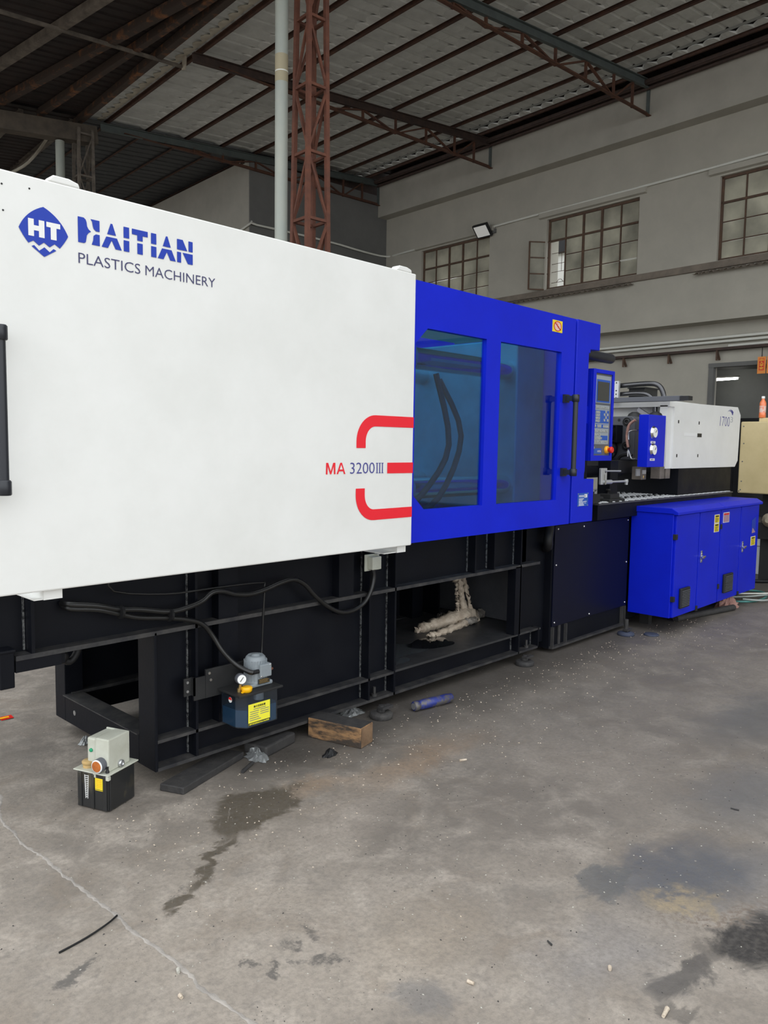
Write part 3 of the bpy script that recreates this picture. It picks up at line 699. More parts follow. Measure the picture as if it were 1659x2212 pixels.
for x, z0, z1 in ((1.10,.645,.95),(1.765,.08,.95),(2.79,.08,.95),(2.982,.066,.95),(3.675,.645,.95),(3.868,.645,.95),(4.158,.066,.95),(4.388,.066,.20)):
    b = MB(); b.box(x-.006, x+.006, YF, YW+.01, z0, z1); bp('stiffener')
    b = MB(); b.bar((x-.011,YW-.004,z0+.005), (x-.011,YW-.004,z1), .007, .006); bp('weld_bead', 'weld')
for x, z0, z1 in ((2.58,.56,.90),(1.88,.195,.95)):
    b = MB(); b.box(x, x+.10, YF+.01, YW, z0, z1); bp('cover_plate')
b = MB(); b.box(1.57, 1.584, YF, 2.87, .066, .640); bp('corner_post', bev=.003)
b = MB(); b.box(1.57, 1.66, 3.56, 3.665, .066, .65); bp('corner_post', bev=.003)
b = MB(); b.box(1.57, 1.66, 2.87, 3.56, .066, .19); bp('end_beam', bev=.003)
b = MB(); b.box(1.56, 1.65, 2.87, 3.56, .19, .195); bp('end_beam_top', 'flange_dust')
b = MB(); b.ring((1.568,3.46,.13),(1.572,3.46,.13),.012,.012,14); bp('bolt_hole', 'steel')
b = MB(); b.box(1.6, 5.6, 3.62, 3.64, .066, .95); bp('rear_web')
b = MB(); b.box(1.6, 5.6, 3.55, 3.62, .185, .20); bp('rear_flange', 'flange_dust')
for x in (2.05, 2.75):
    b = MB(); b.box(x-.006, x+.006, 3.55, 3.62, .2, .95); bp('rear_stiffener')
b = MB(); b.box(.99, 5.6, 2.82, 3.62, .93, .95); bp('bed_plate')
b = MB(); b.box(2.20, 2.215, 2.82, 3.62, .08, .93); bp('cross_plate')
# product drop opening
b = MB(); b.xy([(2.99,2.745),(4.16,2.745),(4.16,2.82),(4.42,2.82),(4.42,3.62),(2.99,3.62)], .185, .197); del b
mat('tray', (.045,.045,.047), .3, c2=(.028,.028,.03), scale=4, rvar=.2)
b = MB(); b.box(2.99, 4.42, 2.745, 3.62, .185, .197); bp('drop_tray', 'tray')
b = MB(); b.box(2.985, 3.0, 2.82, 3.62, .2, .64); bp('drop_side')
b = MB(); b.box(4.40, 4.42, 2.82, 3.62, .2, .64); bp('drop_side', 'platen_grey')
b = MB(); b.box(4.10, 4.17, YF, 2.80, .197, .635); bp('corner_post')
b = MB(); b.box(3.98, 4.09, 3.50, 3.62, .197, .64); bp('inner_post')
b = MB(); b.box(4.2, 4.215, 3.45, 3.62, .197, .64); bp('inner_rib')
def puddle(cx, cy, rx, ry, mt, z):
    b = MB(); n = 28; vs = [(cx, cy, z+.001)]
    for i in range(n):
        a = 2*math.pi*i/n; k = 1+.10*math.sin(3*a+cx*5)+.06*math.sin(5*a); vs.append((cx+rx*k*math.cos(a), cy+ry*k*math.sin(a), z))
    b.add(vs, [(0, i+1, (i+1) % n+1) for i in range(n)]); return b
mat('oil_film', (.013,.014,.016), .06, coat=.6)
mat('oil_sheen', (.06,.065,.07), .12, coat=.4)
for cx, cy, rx, ry, mt in ((3.56,2.98,.17,.11,'oil_film'), (3.30,3.00,.19,.12,'oil_sheen'), (3.10,2.86,.12,.06,'oil_sheen'), (3.32,3.32,.15,.10,'oil_sheen')):
    b = puddle(cx, cy, rx, ry, mt, .1978 + .0004*(mt == 'oil_film')); bp('oil_puddle', mt)
# right box of the base
b = MB(); b.box(4.53, 5.62, YF+.008, 3.62, .03, .88); bp('rear_base_box')
b = MB(); b.box(4.548, 5.622, YF-.004, YF+.008, .178, .868); bp('side_cover', 'side_navy' if 'side_navy' in MATS else 'black_paint', .002)
b = MB(); b.box(4.535, 5.62, YF-.02, YF+.02, .03, .045); bp('bottom_flange', 'flange_dust')
for x0, x1 in ((4.55,4.73),(5.55,5.60)):
    for xa, xb, ya in ((x0,x0+.008,YF-.015),(x1-.008,x1,YF-.015),(x0+.5*(x1-x0),x0+.64*(x1-x0),YF)):
        b = MB(); b.box(xa, xb, ya, YF+.01, .045, .178); bp('jack_pocket_plate', 'iron_dust')
for x, z in ((4.585,.845),(4.93,.84),(5.60,.845),(5.60,.52),(5.60,.205),(4.575,.205),(5.05,.195),(4.575,.60)):
    b = MB(); b.lathe((x,YF-.004,z), (0,-1,0), [(.008,0),(.008,.003),(.004,.005)], 10); bp('screw', 'chrome')
for x in (2.86, 4.29):
    b = MB(); b.cyl((x,2.77,.08), (x,2.77,.13), .008, 8); b.ring((x,2.77,.08),(x,2.77,.093),.016,.016,6); bp('anchor_bolt', 'iron_dust')
# corrugated hose end at the side cover
b = MB(); b.tube([(4.50,2.76,.95),(4.49,2.745,.86),(4.46,2.735,.79),(4.47,2.74,.74),(4.52,2.79,.72)], .032, 10, 4); b.build('corrugated_hose', 'rubber', mach)
# left overhang details
b = MB(); b.box(1.04, 1.20, 2.745, 2.90, .585, .628); b.box(1.09, 1.22, 2.76, 3.5, .586, .626); bp('overhang_beam')
b = MB(); b.box(.985, 1.035, 2.74, 2.82, .535, .665); b.box(.97, 1.04, 2.735, 2.83, .66, .672); bp('end_bracket', bev=.004)
b = MB(); b.lathe((.984,2.78,.62), (-1,0,0), [(.02,0),(.02,.02),(.012,.03)], 12); bp('end_bolt', 'steel')
b = MB(); b.tube([(1.23,2.83,.64),(1.235,2.83,.59),(1.27,2.83,.565),(1.30,2.83,.60),(1.30,2.83,.64)], .014, 8, 4); b.lathe((1.22,2.80,.60),(0,-1,0),[(.024,0),(.024,.02),(.012,.022)],14); b.build('hose_fitting', 'rubber', mach)

# ---- white clamp side sliding door
b = MB(); b.box(.62, 2.771, 2.45, 2.475, .918, 2.188); b.box(.62, 2.771, 2.475, 2.52, 2.16, 2.188); b.box(.62, 2.771, 2.475, 2.51, .918, .94); b.box(2.755, 2.771, 2.475, 2.485, .94, 2.16)
cdoor = b.build('clamp_door', 'white_paint', mach, .006)
YP = 2.449
b = MB(); b.cyl((.882,2.375,1.25),(.882,2.375,1.71),.0135,20); 
for z0, z1 in ((1.232,1.277),(1.682,1.726)): b.lathe((.882,2.375,z0),(0,0,1),[(.017,0),(.0195,.003),(.0195,z1-z0-.004),(.016,z1-z0)],20); b.bar((.882,2.375,(z0+z1)/2),(.882,2.45,(z0+z1)/2),.028,.03)
b.build('door_handle', 'handle_black', cdoor)
for x0, x1 in ((1.0,1.088),(2.61,2.752)):
    b = MB(); b.box(x1-.06, x1, 2.47, 2.478, .886, .918); b.box(x0, x1, 2.478, 2.70, .886, .890); b.box(x1-.06, x1, 2.478, 2.70, .886, .916); b.build('slide_bracket', 'white_paint', cdoor)
for x in (1.11, 2.69):
    b = MB(); b.xz([(x-.05,2.188),(x+.055,2.188),(x+.05,2.202),(x+.02,2.21),(x-.03,2.21)], 2.452, 2.50); b.build('guide_roller', 'white_paint', cdoor, .004)
for x, z in ((.925,2.145),(1.005,2.15),(.927,2.07)):
    b = MB(); b.lathe((x,2.45,z),(0,-1,0),[(.003,0),(.003,.001)],8); b.build('rivet', 'print_black', cdoor)
# emblem
def arc(c, rx, ry, a0, a1, n=14): return [(c[0]+rx*math.cos(math.radians(a0+(a1-a0)*i/n)), c[1]+ry*math.sin(math.radians(a0+(a1-a0)*i/n))) for i in range(n+1)]
def bulge(p, q, k, n=10):
    mx, mz = (p[0]+q[0])/2, (p[1]+q[1])/2; dx, dz = q[0]-p[0], q[1]-p[1]; o = []
    for i in range(n):
        t = i/n; s_ = 4*t*(1-t)*k; o.append((p[0]+dx*t - dz*s_, p[1]+dz*t + dx*s_))
    return o
Tp, Rp, Bp_, Lp = (1.045,2.105), (1.121,2.031), (1.045,1.956), (.970,2.031)
up = bulge(Lp, Tp, .10) + bulge(Tp, Rp, .10) + bulge(Rp, (1.094,1.990), .03, 4) + [(1.094,1.990),(1.078,2.000),(1.062,1.988),(1.045,1.999),(1.030,1.987),(1.013,1.999),(.998,1.990)] + bulge((.998,1.990), Lp, .03, 4)[1:]
def decal(poly, name, mt, par, y=YP, dy=.0007):
    b = MB(); b.add([(x, y-dy, z) for x, z in poly], [tuple(range(len(poly)))]); return b.build(name, mt, par, recalc=False)
decal(up, 'emblem', 'logo_blue', cdoor); decal([(1.007,1.982),(1.045,1.956)][::1]+[(1.083,1.981),(1.074,1.985),(1.062,1.973),(1.046,1.985),(1.030,1.972),(1.015,1.986)], 'emblem_wave', 'logo_blue', cdoor)
h0, h1, zt, zb_ = .998, 1.047, 2.063, 2.012
decal([(h0,zb_),(h0+.017,zb_),(h0+.017,zb_+.018),(h1-.017,zb_+.018),(h1-.017,zb_),(h1,zb_),(h1,zt),(h1-.017,zt),(h1-.017,zt-.018),(h0+.017,zt-.018),(h0+.017,zt),(h0,zt)], 'emblem_letter', 'print_white', cdoor, dy=.0014)
t0, t1 = 1.053, 1.096
decal([(t0+.013,zb_),(t1-.012,zb_),(t1-.012,zt-.015),(t1,zt-.015),(t1,zt),(t0,zt),(t0,zt-.015),(t0+.013,zt-.015)], 'emblem_letter', 'print_white', cdoor, dy=.0014)
# lettering HAITIAN
ZA, ZB, ZC, ZD = 2.101, 2.0655, 2.0575, 2.022
def uv(l): return [(1.153+u*.072, 2.022+v*.079) for u, v in l]
shapes = [uv([(0,0),(.27,.0),(.35,.05),(.38,.2),(.40,.32),(.48,.43),(.60,.5),(.48,.58),(.42,.68),(.40,.84),(.36,.94),(.27,1),(0,1)]), uv([(.58,1),(.66,.9),(.68,.75),(.72,.64),(.82,.56),(1,.56),(1,1)]), uv([(.62,0),(1,0),(1,.44),(.82,.44),(.71,.36),(.69,.18)])]
for c in (1.266, 1.468):
    shapes += [[(c-.0155,ZB),(c+.0155,ZB),(c+.003,ZA),(c-.003,ZA)], [(c-.035,ZD),(c-.013,ZD),(c,ZD+.026),(c+.013,ZD),(c+.035,ZD),(c+.0185,ZC),(c-.0185,ZC)]]
for x0, x1 in ((1.308,1.328),(1.408,1.428)): shapes += [[(x0,ZB),(x1,ZB),(x1,ZA),(x0,ZA)], [(x0,ZD),(x1,ZD),(x1,ZC),(x0,ZC)]]
shapes += [[(1.357,ZB),(1.377,ZB),(1.377,2.083),(1.396,2.083),(1.396,ZA),(1.338,ZA),(1.338,2.083),(1.357,2.083)], [(1.357,ZD),(1.377,ZD),(1.377,ZC),(1.357,ZC)]]
shapes += [[(1.508,ZB),(1.549,ZB),(1.531,ZA),(1.508,ZA)], [(1.554,ZB),(1.571,ZB),(1.571,ZA),(1.554,ZA)], [(1.508,ZD),(1.524,ZD),(1.524,ZC),(1.508,ZC)], [(1.551,ZD),(1.571,ZD),(1.571,ZC),(1.530,ZC)]]
for p in shapes: decal(p, 'letter', 'logo_blue', cdoor)
text('PLASTICS', 'lettering', 'print_navy', cdoor, (1.153,YP,1.957), XX, ZZ, .214, .033, -.006)
text('MACHINERY', 'lettering', 'print_navy', cdoor, (1.386,YP,1.957), XX, ZZ, .279, .033, -.006)
# red figure and model mark
c = (2.513,1.41); decal([(2.394,1.380)] + arc(c,.119,.117,180,90) + [(2.770,1.527),(2.770,1.477)] + arc(c,.062,.067,90,180) + [(2.451,1.380)], 'red_stripe', 'logo_red', cdoor)
c = (2.508,1.171); decal([(2.393,1.201),(2.449,1.201)] + arc(c,.059,.067,180,270) + [(2.768,1.104),(2.768,1.055)] + arc(c,.115,.116,270,180), 'red_stripe', 'logo_red', cdoor)
decal([(2.593,1.265),(2.770,1.264),(2.770,1.314),(2.593,1.314)], 'red_stripe', 'logo_red', cdoor)
for poly in ([(2.215,1.267),(2.224,1.267),(2.225,1.302),(2.239,1.267),(2.246,1.267),(2.260,1.302),(2.261,1.267),(2.270,1.267),(2.269,1.316),(2.257,1.316),(2.2425,1.279),(2.228,1.316),(2.216,1.316)],
             [(2.277,1.267),(2.286,1.267),(2.291,1.279),(2.315,1.279),(2.320,1.267),(2.329,1.267),(2.308,1.316),(2.298,1.316)]):
    decal(poly, 'lettering', 'logo_red', cdoor)
decal([(2.294,1.287),(2.312,1.287),(2.303,1.307)], 'lettering_counter', 'white_paint', cdoor, dy=.0012)
text('3200', 'lettering', 'print_violet', cdoor, (2.357,YP,1.267), XX, ZZ, .153, .049, -.008)
for i in range(3):
    x = 2.526+.0175*i; decal([(x-.007,1.267),(x+.007,1.267),(x+.007,1.2695),(x+.003,1.2705),(x+.003,1.3105),(x+.007,1.3115),(x+.007,1.314),(x-.007,1.314),(x-.007,1.3115),(x-.003,1.3105),(x-.003,1.2705),(x-.007,1.2695)], 'numeral', 'print_violet', cdoor)

# ---- blue safety door with two windows
b = MB()
W1 = [(2.811,1.152),(2.894,1.080),(3.370,1.080),(3.375,1.957),(2.897,1.957),(2.811,1.880)]
W2 = [(3.498,1.079),(4.114,1.077),(4.126,1.960),(3.503,1.957)]
b.holed([(2.70,.922),(4.276,.922),(4.278,2.172),(2.70,2.172)], [W1, W2], 2.480, 2.510); b.box(2.70,4.278,2.51,2.56,2.155,2.172); b.box(2.70,4.276,2.51,2.56,.922,.94)
sdoor = b.build('safety_door', 'blue_paint', mach)
for wv in (W1, W2):
    cxm = sum(p[0] for p in wv)/len(wv); czm = sum(p[1] for p in wv)/len(wv)
    b = MB(); b.xz([(x+(.012 if x > cxm else -.012), z+(.012 if z > czm else -.012)) for x, z in wv], 2.498, 2.503); b.build('window_pane', 'blue_glass', sdoor)
b = MB(); b.cyl((4.178,2.405,1.25),(4.178,2.405,1.69),.0155,18)
for z in (1.245,1.688): b.lathe((4.178,2.405,z-.022),(0,0,1),[(.018,0),(.022,.003),(.022,.041),(.018,.044)],18); b.bar((4.178,2.405,z),(4.178,2.465,z),.03,.03); b.box(4.153,4.203,2.462,2.48,z-.024,z+.024)
b.build('door_handle', 'handle_black', sdoor)
b = MB(); b.box(4.012,4.121,2.4785,2.48,2.070,2.138); st = b.build('warning_sticker', 'yellow_label', sdoor)
b = MB(); b.add([(4.0665+.040*math.cos(a*math.pi/12),2.4778,2.104+.028*math.sin(a*math.pi/12)) for a in range(24)], [tuple(range(24))]); b.build('warning_disc', 'bottle_label', sdoor)
def ringdecal(cx_, cz_, r0x, r0z, k, y, name, mt, par):
    b = MB(); n = 28; vs = []
    for i in range(n):
        a = 2*math.pi*i/n; vs += [(cx_+r0x*math.cos(a), y, cz_+r0z*math.sin(a)), (cx_+r0x*k*math.cos(a), y, cz_+r0z*k*math.sin(a))]
    b.add(vs, [(2*i, 2*((i+1) % n), 2*((i+1) % n)+1, 2*i+1) for i in range(n)]); b.build(name, mt, par)
ringdecal(4.0665,2.104,.042,.029,.84,2.4772,'warning_ring','red_plastic',sdoor)
b = MB(); b.bar((4.035,2.4770,2.124),(4.098,2.4770,2.084),.001,.006,(0,1,0)); b.bar((4.038,2.4771,2.122),(4.095,2.4771,2.086),.004,.004); b.build('warning_slash', 'red_plastic', sdoor)
# ---- fixed blue end cover
b = MB(); b.xz([(4.300,.921),(4.571,.921),(4.571,1.194),(4.445,1.196),(4.445,1.23),(4.452,1.25),(4.452,1.985),(4.47,1.985),(4.47,2.008),(4.586,2.012),(4.586,2.176),(4.301,2.176)], 2.480, 2.60)
ecov = b.build('end_cover', 'blue_paint', mach, .004)
b = MB(); b.box(4.372,4.504,2.4785,2.48,1.024,1.108); b.build('name_plate', 'panel_blue', ecov)
for i in range(9):
    b = MB(); x1_ = 4.39+.07*(.5+.5*random.random()); z = 1.092-.007*i-(.006 if i > 1 else 0); b.box(4.388,x1_ if i > 1 else 4.47,2.4778,2.4786,z-.0018,z+.0018); b.build('plate_text', 'label_border', ecov)
b = MB(); b.box(4.455,4.49,2.4778,2.4786,1.078,1.1); b.box(4.455,4.485,2.4778,2.4786,1.052,1.056); b.box(4.455,4.48,2.4778,2.4786,1.042,1.045); b.build('plate_text', 'label_border', ecov)
for x, z in ((4.377,1.104),(4.499,1.104),(4.377,1.028),(4.499,1.028)):
    b = MB(); b.lathe((x,2.4786,z),(0,-1,0),[(.004,0),(.004,.002)],8); b.build('screw', 'chrome', ecov)
b = MB(); b.lathe((4.42,2.62,2.005),(1,0,0),[(.030,0),(.034,.01),(.034,.575),(.031,.59),(.020,.592)],24); b.build('buffer_cylinder', 'handle_black', mach)
# ---- clamp unit seen through the windows
cl = group_part('clamp_unit', mach)
b = MB(); b.box(2.72,3.02,2.72,3.58,1.02,2.02); b.build('moving_platen', 'platen_steel', cl, .01)
b = MB(); b.box(4.02,4.32,2.72,3.58,1.0,2.05); b.build('fixed_platen', 'platen_steel', cl, .01)
b = MB(); b.box(3.02,3.22,2.9,3.4,1.2,1.8); b.build('mould_half', 'aluminium', cl, .01)
for y in (2.80, 3.48):
    for z in (1.16, 1.86):
        b = MB(); b.cyl((1.2,y,z),(4.5,y,z),.058,28); b.build('tie_bar', 'chrome', cl)
        b = MB(); b.lathe((3.02,y,z),(1,0,0),[(.10,0),(.10,.06),(.075,.06),(.075,.09)],28); b.build('tie_bar_bushing', 'alu_bright', cl)
b = MB(); b.box(1.2,2.72,2.75,3.55,1.1,1.95); b.build('toggle_housing', 'black_paint', cl)
b = MB(); b.tube([(3.25,2.72,1.78),(3.3,2.66,1.4),(3.1,2.66,1.15),(2.9,2.66,1.05)], .016, 8, 4); b.tube([(3.28,2.72,1.75),(3.38,2.64,1.45),(3.2,2.64,1.12),(2.95,2.66,1.02)], .016, 8, 4); b.build('mould_hose', 'rubber', cl)
b = MB(); b.box(1.0,2.72,3.66,3.68,.95,2.15); b.build('rear_cover', 'white_paint', mach)
b = MB(); b.holed([(2.72,.95),(4.58,.95),(4.58,2.15),(2.72,2.15)], [[(2.85,1.06),(3.42,1.06),(3.42,1.98),(2.85,1.98)],[(3.52,1.06),(4.14,1.06),(4.14,1.98),(3.52,1.98)]], 3.66, 3.68); rdoor = b.build('rear_safety_door', 'blue_paint', mach)
for xa, xb in ((2.84,3.43),(3.51,4.15)):
    b = MB(); b.box(xa,xb,3.668,3.672,1.05,1.99); b.build('window_pane', 'pale_glass', rdoor)
b = MB(); b.box(4.36,4.58,2.62,2.66,.95,1.2); b.box(4.33,4.36,2.6,3.6,.95,2.1); b.build('end_panel', 'blue_paint', mach)
# platform on the rear base
def plate(x0, x1, y0, y1, z, name):
    b = MB(); b.box(x0,x1,y0,y1,z-.012,z); o = b.build(name, 'checker_plate', mach)
    b = MB(); i = 0; x = x0+.03
    while x < x1-.02:
        y = y0+.03+(.025 if i % 2 else 0)
        while y < y1-.02:
            d = .014 if (i+int(y*40)) % 2 else -.014
            b.bar((x-.018,y-d*1.3,z+.0025),(x+.018,y+d*1.3,z+.0025),.014,.006); y += .06
        x += .052; i += 1
    p = b.build('tread_bumps', 'alu_bright', o); p['kind'] = 'stuff'
plate(4.46,5.62,2.735,2.86,.893,'tread_plate'); plate(5.03,7.62,2.68,3.65,1.0,'tread_plate')
b = MB(); b.box(5.03,7.62,2.69,3.65,.88,.988); b.box(4.46,5.62,2.86,3.6,.88,.95); b.build('platform_riser', 'black_paint', mach)
b = MB(); b.box(5.62,7.62,2.76,3.62,.06,.88); b.build('rear_frame', 'black_paint', mach)

# ================================================================== INJECTION UNIT
inj = thing('injection_unit', (6.7,3.05,1.0), 'white covered injection unit with blue gauge box on the checker plate', 'machine')
cov = MB()
prof = [(6.27,1.232),(7.69,1.232),(7.755,1.29),(7.772,1.722),(7.69,1.795),(6.27,1.775)]
cov.xz(prof, 2.70, 2.715); cov.box(6.27,7.69,2.715,3.42,1.77,1.785); cov.xz(prof, 3.42, 3.435); cov.box(6.17,6.285,2.715,2.78,1.232,1.745); cov.box(6.17,6.27,2.70,3.43,1.735,1.775); cov.box(7.755,7.77,2.715,3.42,1.30,1.72)
cover = cov.build('unit_cover', 'white_paint', inj)
b = MB(); b.box(6.29,6.30,2.80,3.30,1.52,1.735); b.build('inner_cover', 'white_paint', inj)
for x, z in ((6.357,1.618),(6.785,1.620),(6.352,1.338),(6.79,1.338)):
    b = MB(); b.box(x-.010,x+.010,2.6985,2.70,z-.013,z+.013); b.build('slot', 'print_black', cover)
b = MB(); b.box(6.49,6.76,2.6985,2.70,1.503,1.530); b.build('slide_strip', 'print_white', cover)
b = MB(); b.box(6.755,6.85,2.698,2.70,1.498,1.530); b.build('slide_slot', 'print_black', cover)
text('1700', 'lettering', 'print_violet', cover, (7.262,2.70,1.608), XX, ZZ, .235, .088, -.012)
text('3', 'lettering', 'panel_silver', cover, (7.515,2.70,1.648), XX, ZZ, .06, .05, -.012)
for i in range(7):
    a = math.radians(120-14*i); cx_, cz_, r = 7.46, 1.68, .07; k = .004+.0035*i
    p = (cx_+r*1.35*math.cos(a)+.02, cz_+r*math.sin(a)); b = MB()
    b.add([(p[0]-k*.5,2.6994,p[1]),(p[0]+k*.5,2.6994,p[1]-k*.3),(p[0]+k,2.6994,p[1]+k),(p[0],2.6994,p[1]+k*1.3)], [(0,1,2,3)]); b.build('arc_mark', 'print_violet', cover)
# gauge box
b = MB(); b.xy([(5.595,2.60),(5.885,2.60),(5.925,2.625),(5.925,2.68),(5.595,2.68)], 1.254, 1.648); gb = b.build('gauge_box', 'blue_paint', inj, .003)
for z in (1.515, 1.385):
    b = MB(); b.lathe((5.675,2.60,z),(0,-1,0),[(.050,0),(.050,.004),(.042,.006),(.042,.014),(.039,.017)],24); b.build('gauge', 'chrome', gb)
    b = MB(); b.lathe((5.675,2.583,z),(0,-1,0),[(.037,0),(.037,.0012)],24); b.build('gauge_dial', 'print_white', gb)
    b = MB(); b.bar((5.675,2.5805,z),(5.692,2.5805,z+.018),.003,.003); b.build('gauge_needle', 'print_black', gb)
    b = MB(); b.box(5.635,5.715,2.5985,2.60,z-.083,z-.065); b.build('gauge_label', 'label_border', gb)
    text('MPa', 'label_text', 'print_violet', gb, (5.65,2.5985,z-.079), XX, ZZ, .05, .010, .01)
# injection platen, cylinders
b = MB(); b.yz([(2.80,1.30),(3.36,1.30),(3.36,1.645),(2.83,1.645),(2.80,1.62)], 5.78, 5.95); pl = b.build('injection_platen', 'platen_grey', inj, .006)
for y, z in ((2.868,1.60),(2.868,1.41),(3.06,1.60)):
    b = MB(); b.lathe((5.78,y,z),(-1,0,0),[(.036,0),(.036,.004),(.030,.004),(.030,.002),(.024,.002),(.024,.010),(.012,.010),(.012,.002)],20); b.build('platen_bolt', 'black_flat', pl)
b = MB(); b.lathe((5.78,2.935,1.615),(-1,0,0),[(.012,0),(.012,.001)],14); b.build('bolt_hole', 'print_black', pl)
b = MB(); b.cyl((5.10,2.97,1.505),(5.70,2.97,1.505),.052,24); b.box(5.68,5.78,2.90,3.04,1.435,1.575); b.build('carriage_cylinder', 'black_paint', inj, .004)
for z in (1.445, 1.565):
    b = MB(); b.cyl((5.10,2.925,z),(5.72,2.925,z),.010,10); b.build('cylinder_tie_rod', 'black_paint', inj)
b = MB(); b.lathe((5.74,3.0,1.385),(-1,0,0),[(.085,0),(.085,.05),(.05,.05),(.05,.14)],24); b.build('nozzle_flange', 'black_paint', inj)
b = MB(); b.tube([(5.70,2.95,1.42),(5.70,2.93,1.36),(5.70,2.95,1.32),(5.72,3.05,1.31)], .012, 8, 4); b.lathe((5.70,2.95,1.40),(0,0,1),[(.016,0),(.02,.012),(.01,.04)],12); b.build('oil_pipe', 'cable_black', inj)
b = MB(); b.tube([(5.72,2.80,1.335),(5.72,2.79,1.345),(5.72,2.87,1.335),(5.72,2.90,1.30),(5.72,2.905,1.25)], .012, 8, 4); b.build('oil_pipe', 'cable_black', inj)
b = MB(); b.tube([(5.66,2.74,1.61),(5.66,2.79,1.57),(5.66,2.805,1.48),(5.66,2.79,1.40)], .011, 8, 5); b.build('pressure_hose', 'rag', inj)
for z0 in (1.56, 1.43):
    b = MB(); b.tube([(5.66,2.79,z0-.10),(5.66,2.79,z0-.045),(5.66,2.755,z0-.03) if z0 > 1.5 else (5.66,2.76,1.315),(5.62,2.70,z0-.03 if z0 > 1.5 else 1.315)], .007, 8, 3); b.build('gauge_tube', 'steel', inj)
# carriage, posts
b = MB(); b.box(5.60,6.35,2.84,3.36,1.20,1.30); b.build('carriage', 'black_flat', inj, .004)
b = MB(); b.box(6.45,7.65,2.72,3.4,1.0,1.228); b.build('guide_beam', 'black_paint', inj)
b = MB(); b.cyl((5.0,2.90,1.215),(5.75,2.90,1.215),.045,20); b.build('lower_cylinder', 'black_paint', inj)
for x0, y0 in ((5.78,2.73),(6.09,2.72),(6.20,2.72)):
    b = MB(); b.box(x0,x0+.085,y0,y0+.08,1.15,1.25); b.build('lower_block', 'rust_grey', inj, .003)
for x0, x1, y0, y1, mt in ((5.33,5.45,2.76,2.86,'black_paint'),(4.92,5.02,2.78,2.9,'black_paint'),(4.72,4.86,2.95,3.1,'black_paint')):
    b = MB(); b.box(x0,x1,y0,y1,1.0,1.30); b.build('support_post', mt, inj)
b = MB(); b.box(5.22,5.46,2.70,2.84,1.0,1.02); b.box(5.27,5.41,2.72,2.82,1.02,1.055); b.build('clamp_block', 'black_flat', inj, .002)
b = MB(); b.lathe((5.33,2.77,1.055),(0,0,1),[(.008,0),(.008,.02),(.018,.022),(.018,.035)],12); b.build('clamp_bolt', 'black_flat', inj)
b = MB(); b.box(4.98,5.08,2.70,2.80,1.0,1.065); b.cyl((5.08,2.75,1.03),(5.2,2.75,1.03),.012,10); b.build('stop_block', 'black_flat', inj, .002)
for x in (5.0, 5.05):
    b = MB(); b.ring((x,2.74,1.065),(x,2.74,1.082),.010,.010,6); b.build('stop_bolt', 'black_flat', inj)
b = MB(); b.ring((4.72,2.72,1.0),(4.66,2.66,1.31),.05,.06,20); b.build('tilted_cylinder', 'black_paint', inj)
# silver transducer arm
arm = group_part('transducer_arm', inj)
b = MB(); b.box(5.065,5.150,2.69,2.71,1.132,1.250); b.build('arm_plate', 'alu_bright', arm, .004)
b = MB(); b.box(5.098,5.118,2.6885,2.69,1.155,1.205); b.build('arm_slot', 'steel', arm)
b = MB(); b.lathe((5.125,2.69,1.225),(0,-1,0),[(.010,0),(.010,.001)],12); b.build('arm_hole', 'print_black', arm)
b = MB(); b.lathe((5.11,2.69,1.148),(0,-1,0),[(.016,0),(.016,.012)],14); b.build('arm_pivot', 'steel', arm)
b = MB(); b.cyl((5.12,2.69,1.230),(5.35,2.69,1.226),.006,10); b.build('thin_rod', 'alu_bright', arm)
b = MB(); b.cyl((5.12,2.69,1.15),(5.21,2.69,1.15),.016,14); b.cyl((5.2,2.69,1.15),(5.47,2.69,1.149),.008,10); b.lathe((5.45,2.69,1.135),(0,0,1),[(.012,-.012),(.012,.0),(.014,.004),(.014,.028)],12); b.build('push_rod', 'alu_bright', arm)
# rail, hoses above
b = MB(); b.box(6.06,6.12,2.56,3.5,1.772,1.812); b.build('top_rail', 'bezel_grey', inj, .003)
b = MB(); b.box(6.05,6.13,2.50,2.57,1.775,1.808); b.build('rail_end', 'black_flat', inj); 
for path, r in (([(6.2,3.5,1.912),(6.2,3.2,1.918),(6.2,2.92,1.928),(6.2,2.82,1.912),(6.2,2.775,1.855),(6.2,2.765,1.78),(6.2,2.765,1.60)],.021), ([(6.2,3.5,1.842),(6.2,3.2,1.846),(6.2,3.0,1.852),(6.2,2.90,1.835),(6.2,2.845,1.78),(6.2,2.835,1.72),(6.2,2.835,1.60)],.019)):
    b = MB(); b.tube(path, r, 12, 5); b.build('steel_pipe', 'pipe_dark' if 'pipe_dark' in MATS else 'cable_black', inj)
b = MB(); b.box(6.13,6.16,3.13,3.17,1.80,1.955); b.build('pipe_clamp', 'alu_bright', inj, .002)
for z in (1.815,1.845,1.875,1.94):
    b = MB(); b.lathe((6.13,3.15,z),(-1,0,0),[(.006,0),(.006,.002)],8); b.build('clamp_hole', 'print_black', inj)
b = MB(); b.box(6.3,6.55,2.98,3.12,1.78,1.90); b.box(6.29,6.56,2.97,3.13,1.90,1.91); b.build('hopper_motor', 'black_flat', inj)
b = MB(); b.bar((6.2,2.98,1.72),(6.2,2.85,1.64),.03,.03); b.build('cover_stay', 'aluminium', inj)
for y in (2.94, 2.76):
    b = MB(); b.lathe((6.05,y,1.645),(0,0,1),[(.055,0),(.055,.01),(.045,.03),(.02,.045)],16); b.build('valve_dome', 'black_flat', inj)
b = MB(); b.box(5.72,5.86,2.74,2.75,1.18,1.235); b.box(5.79,5.85,2.725,2.75,1.195,1.225); b.build('limit_switch', 'alu_bright', inj)
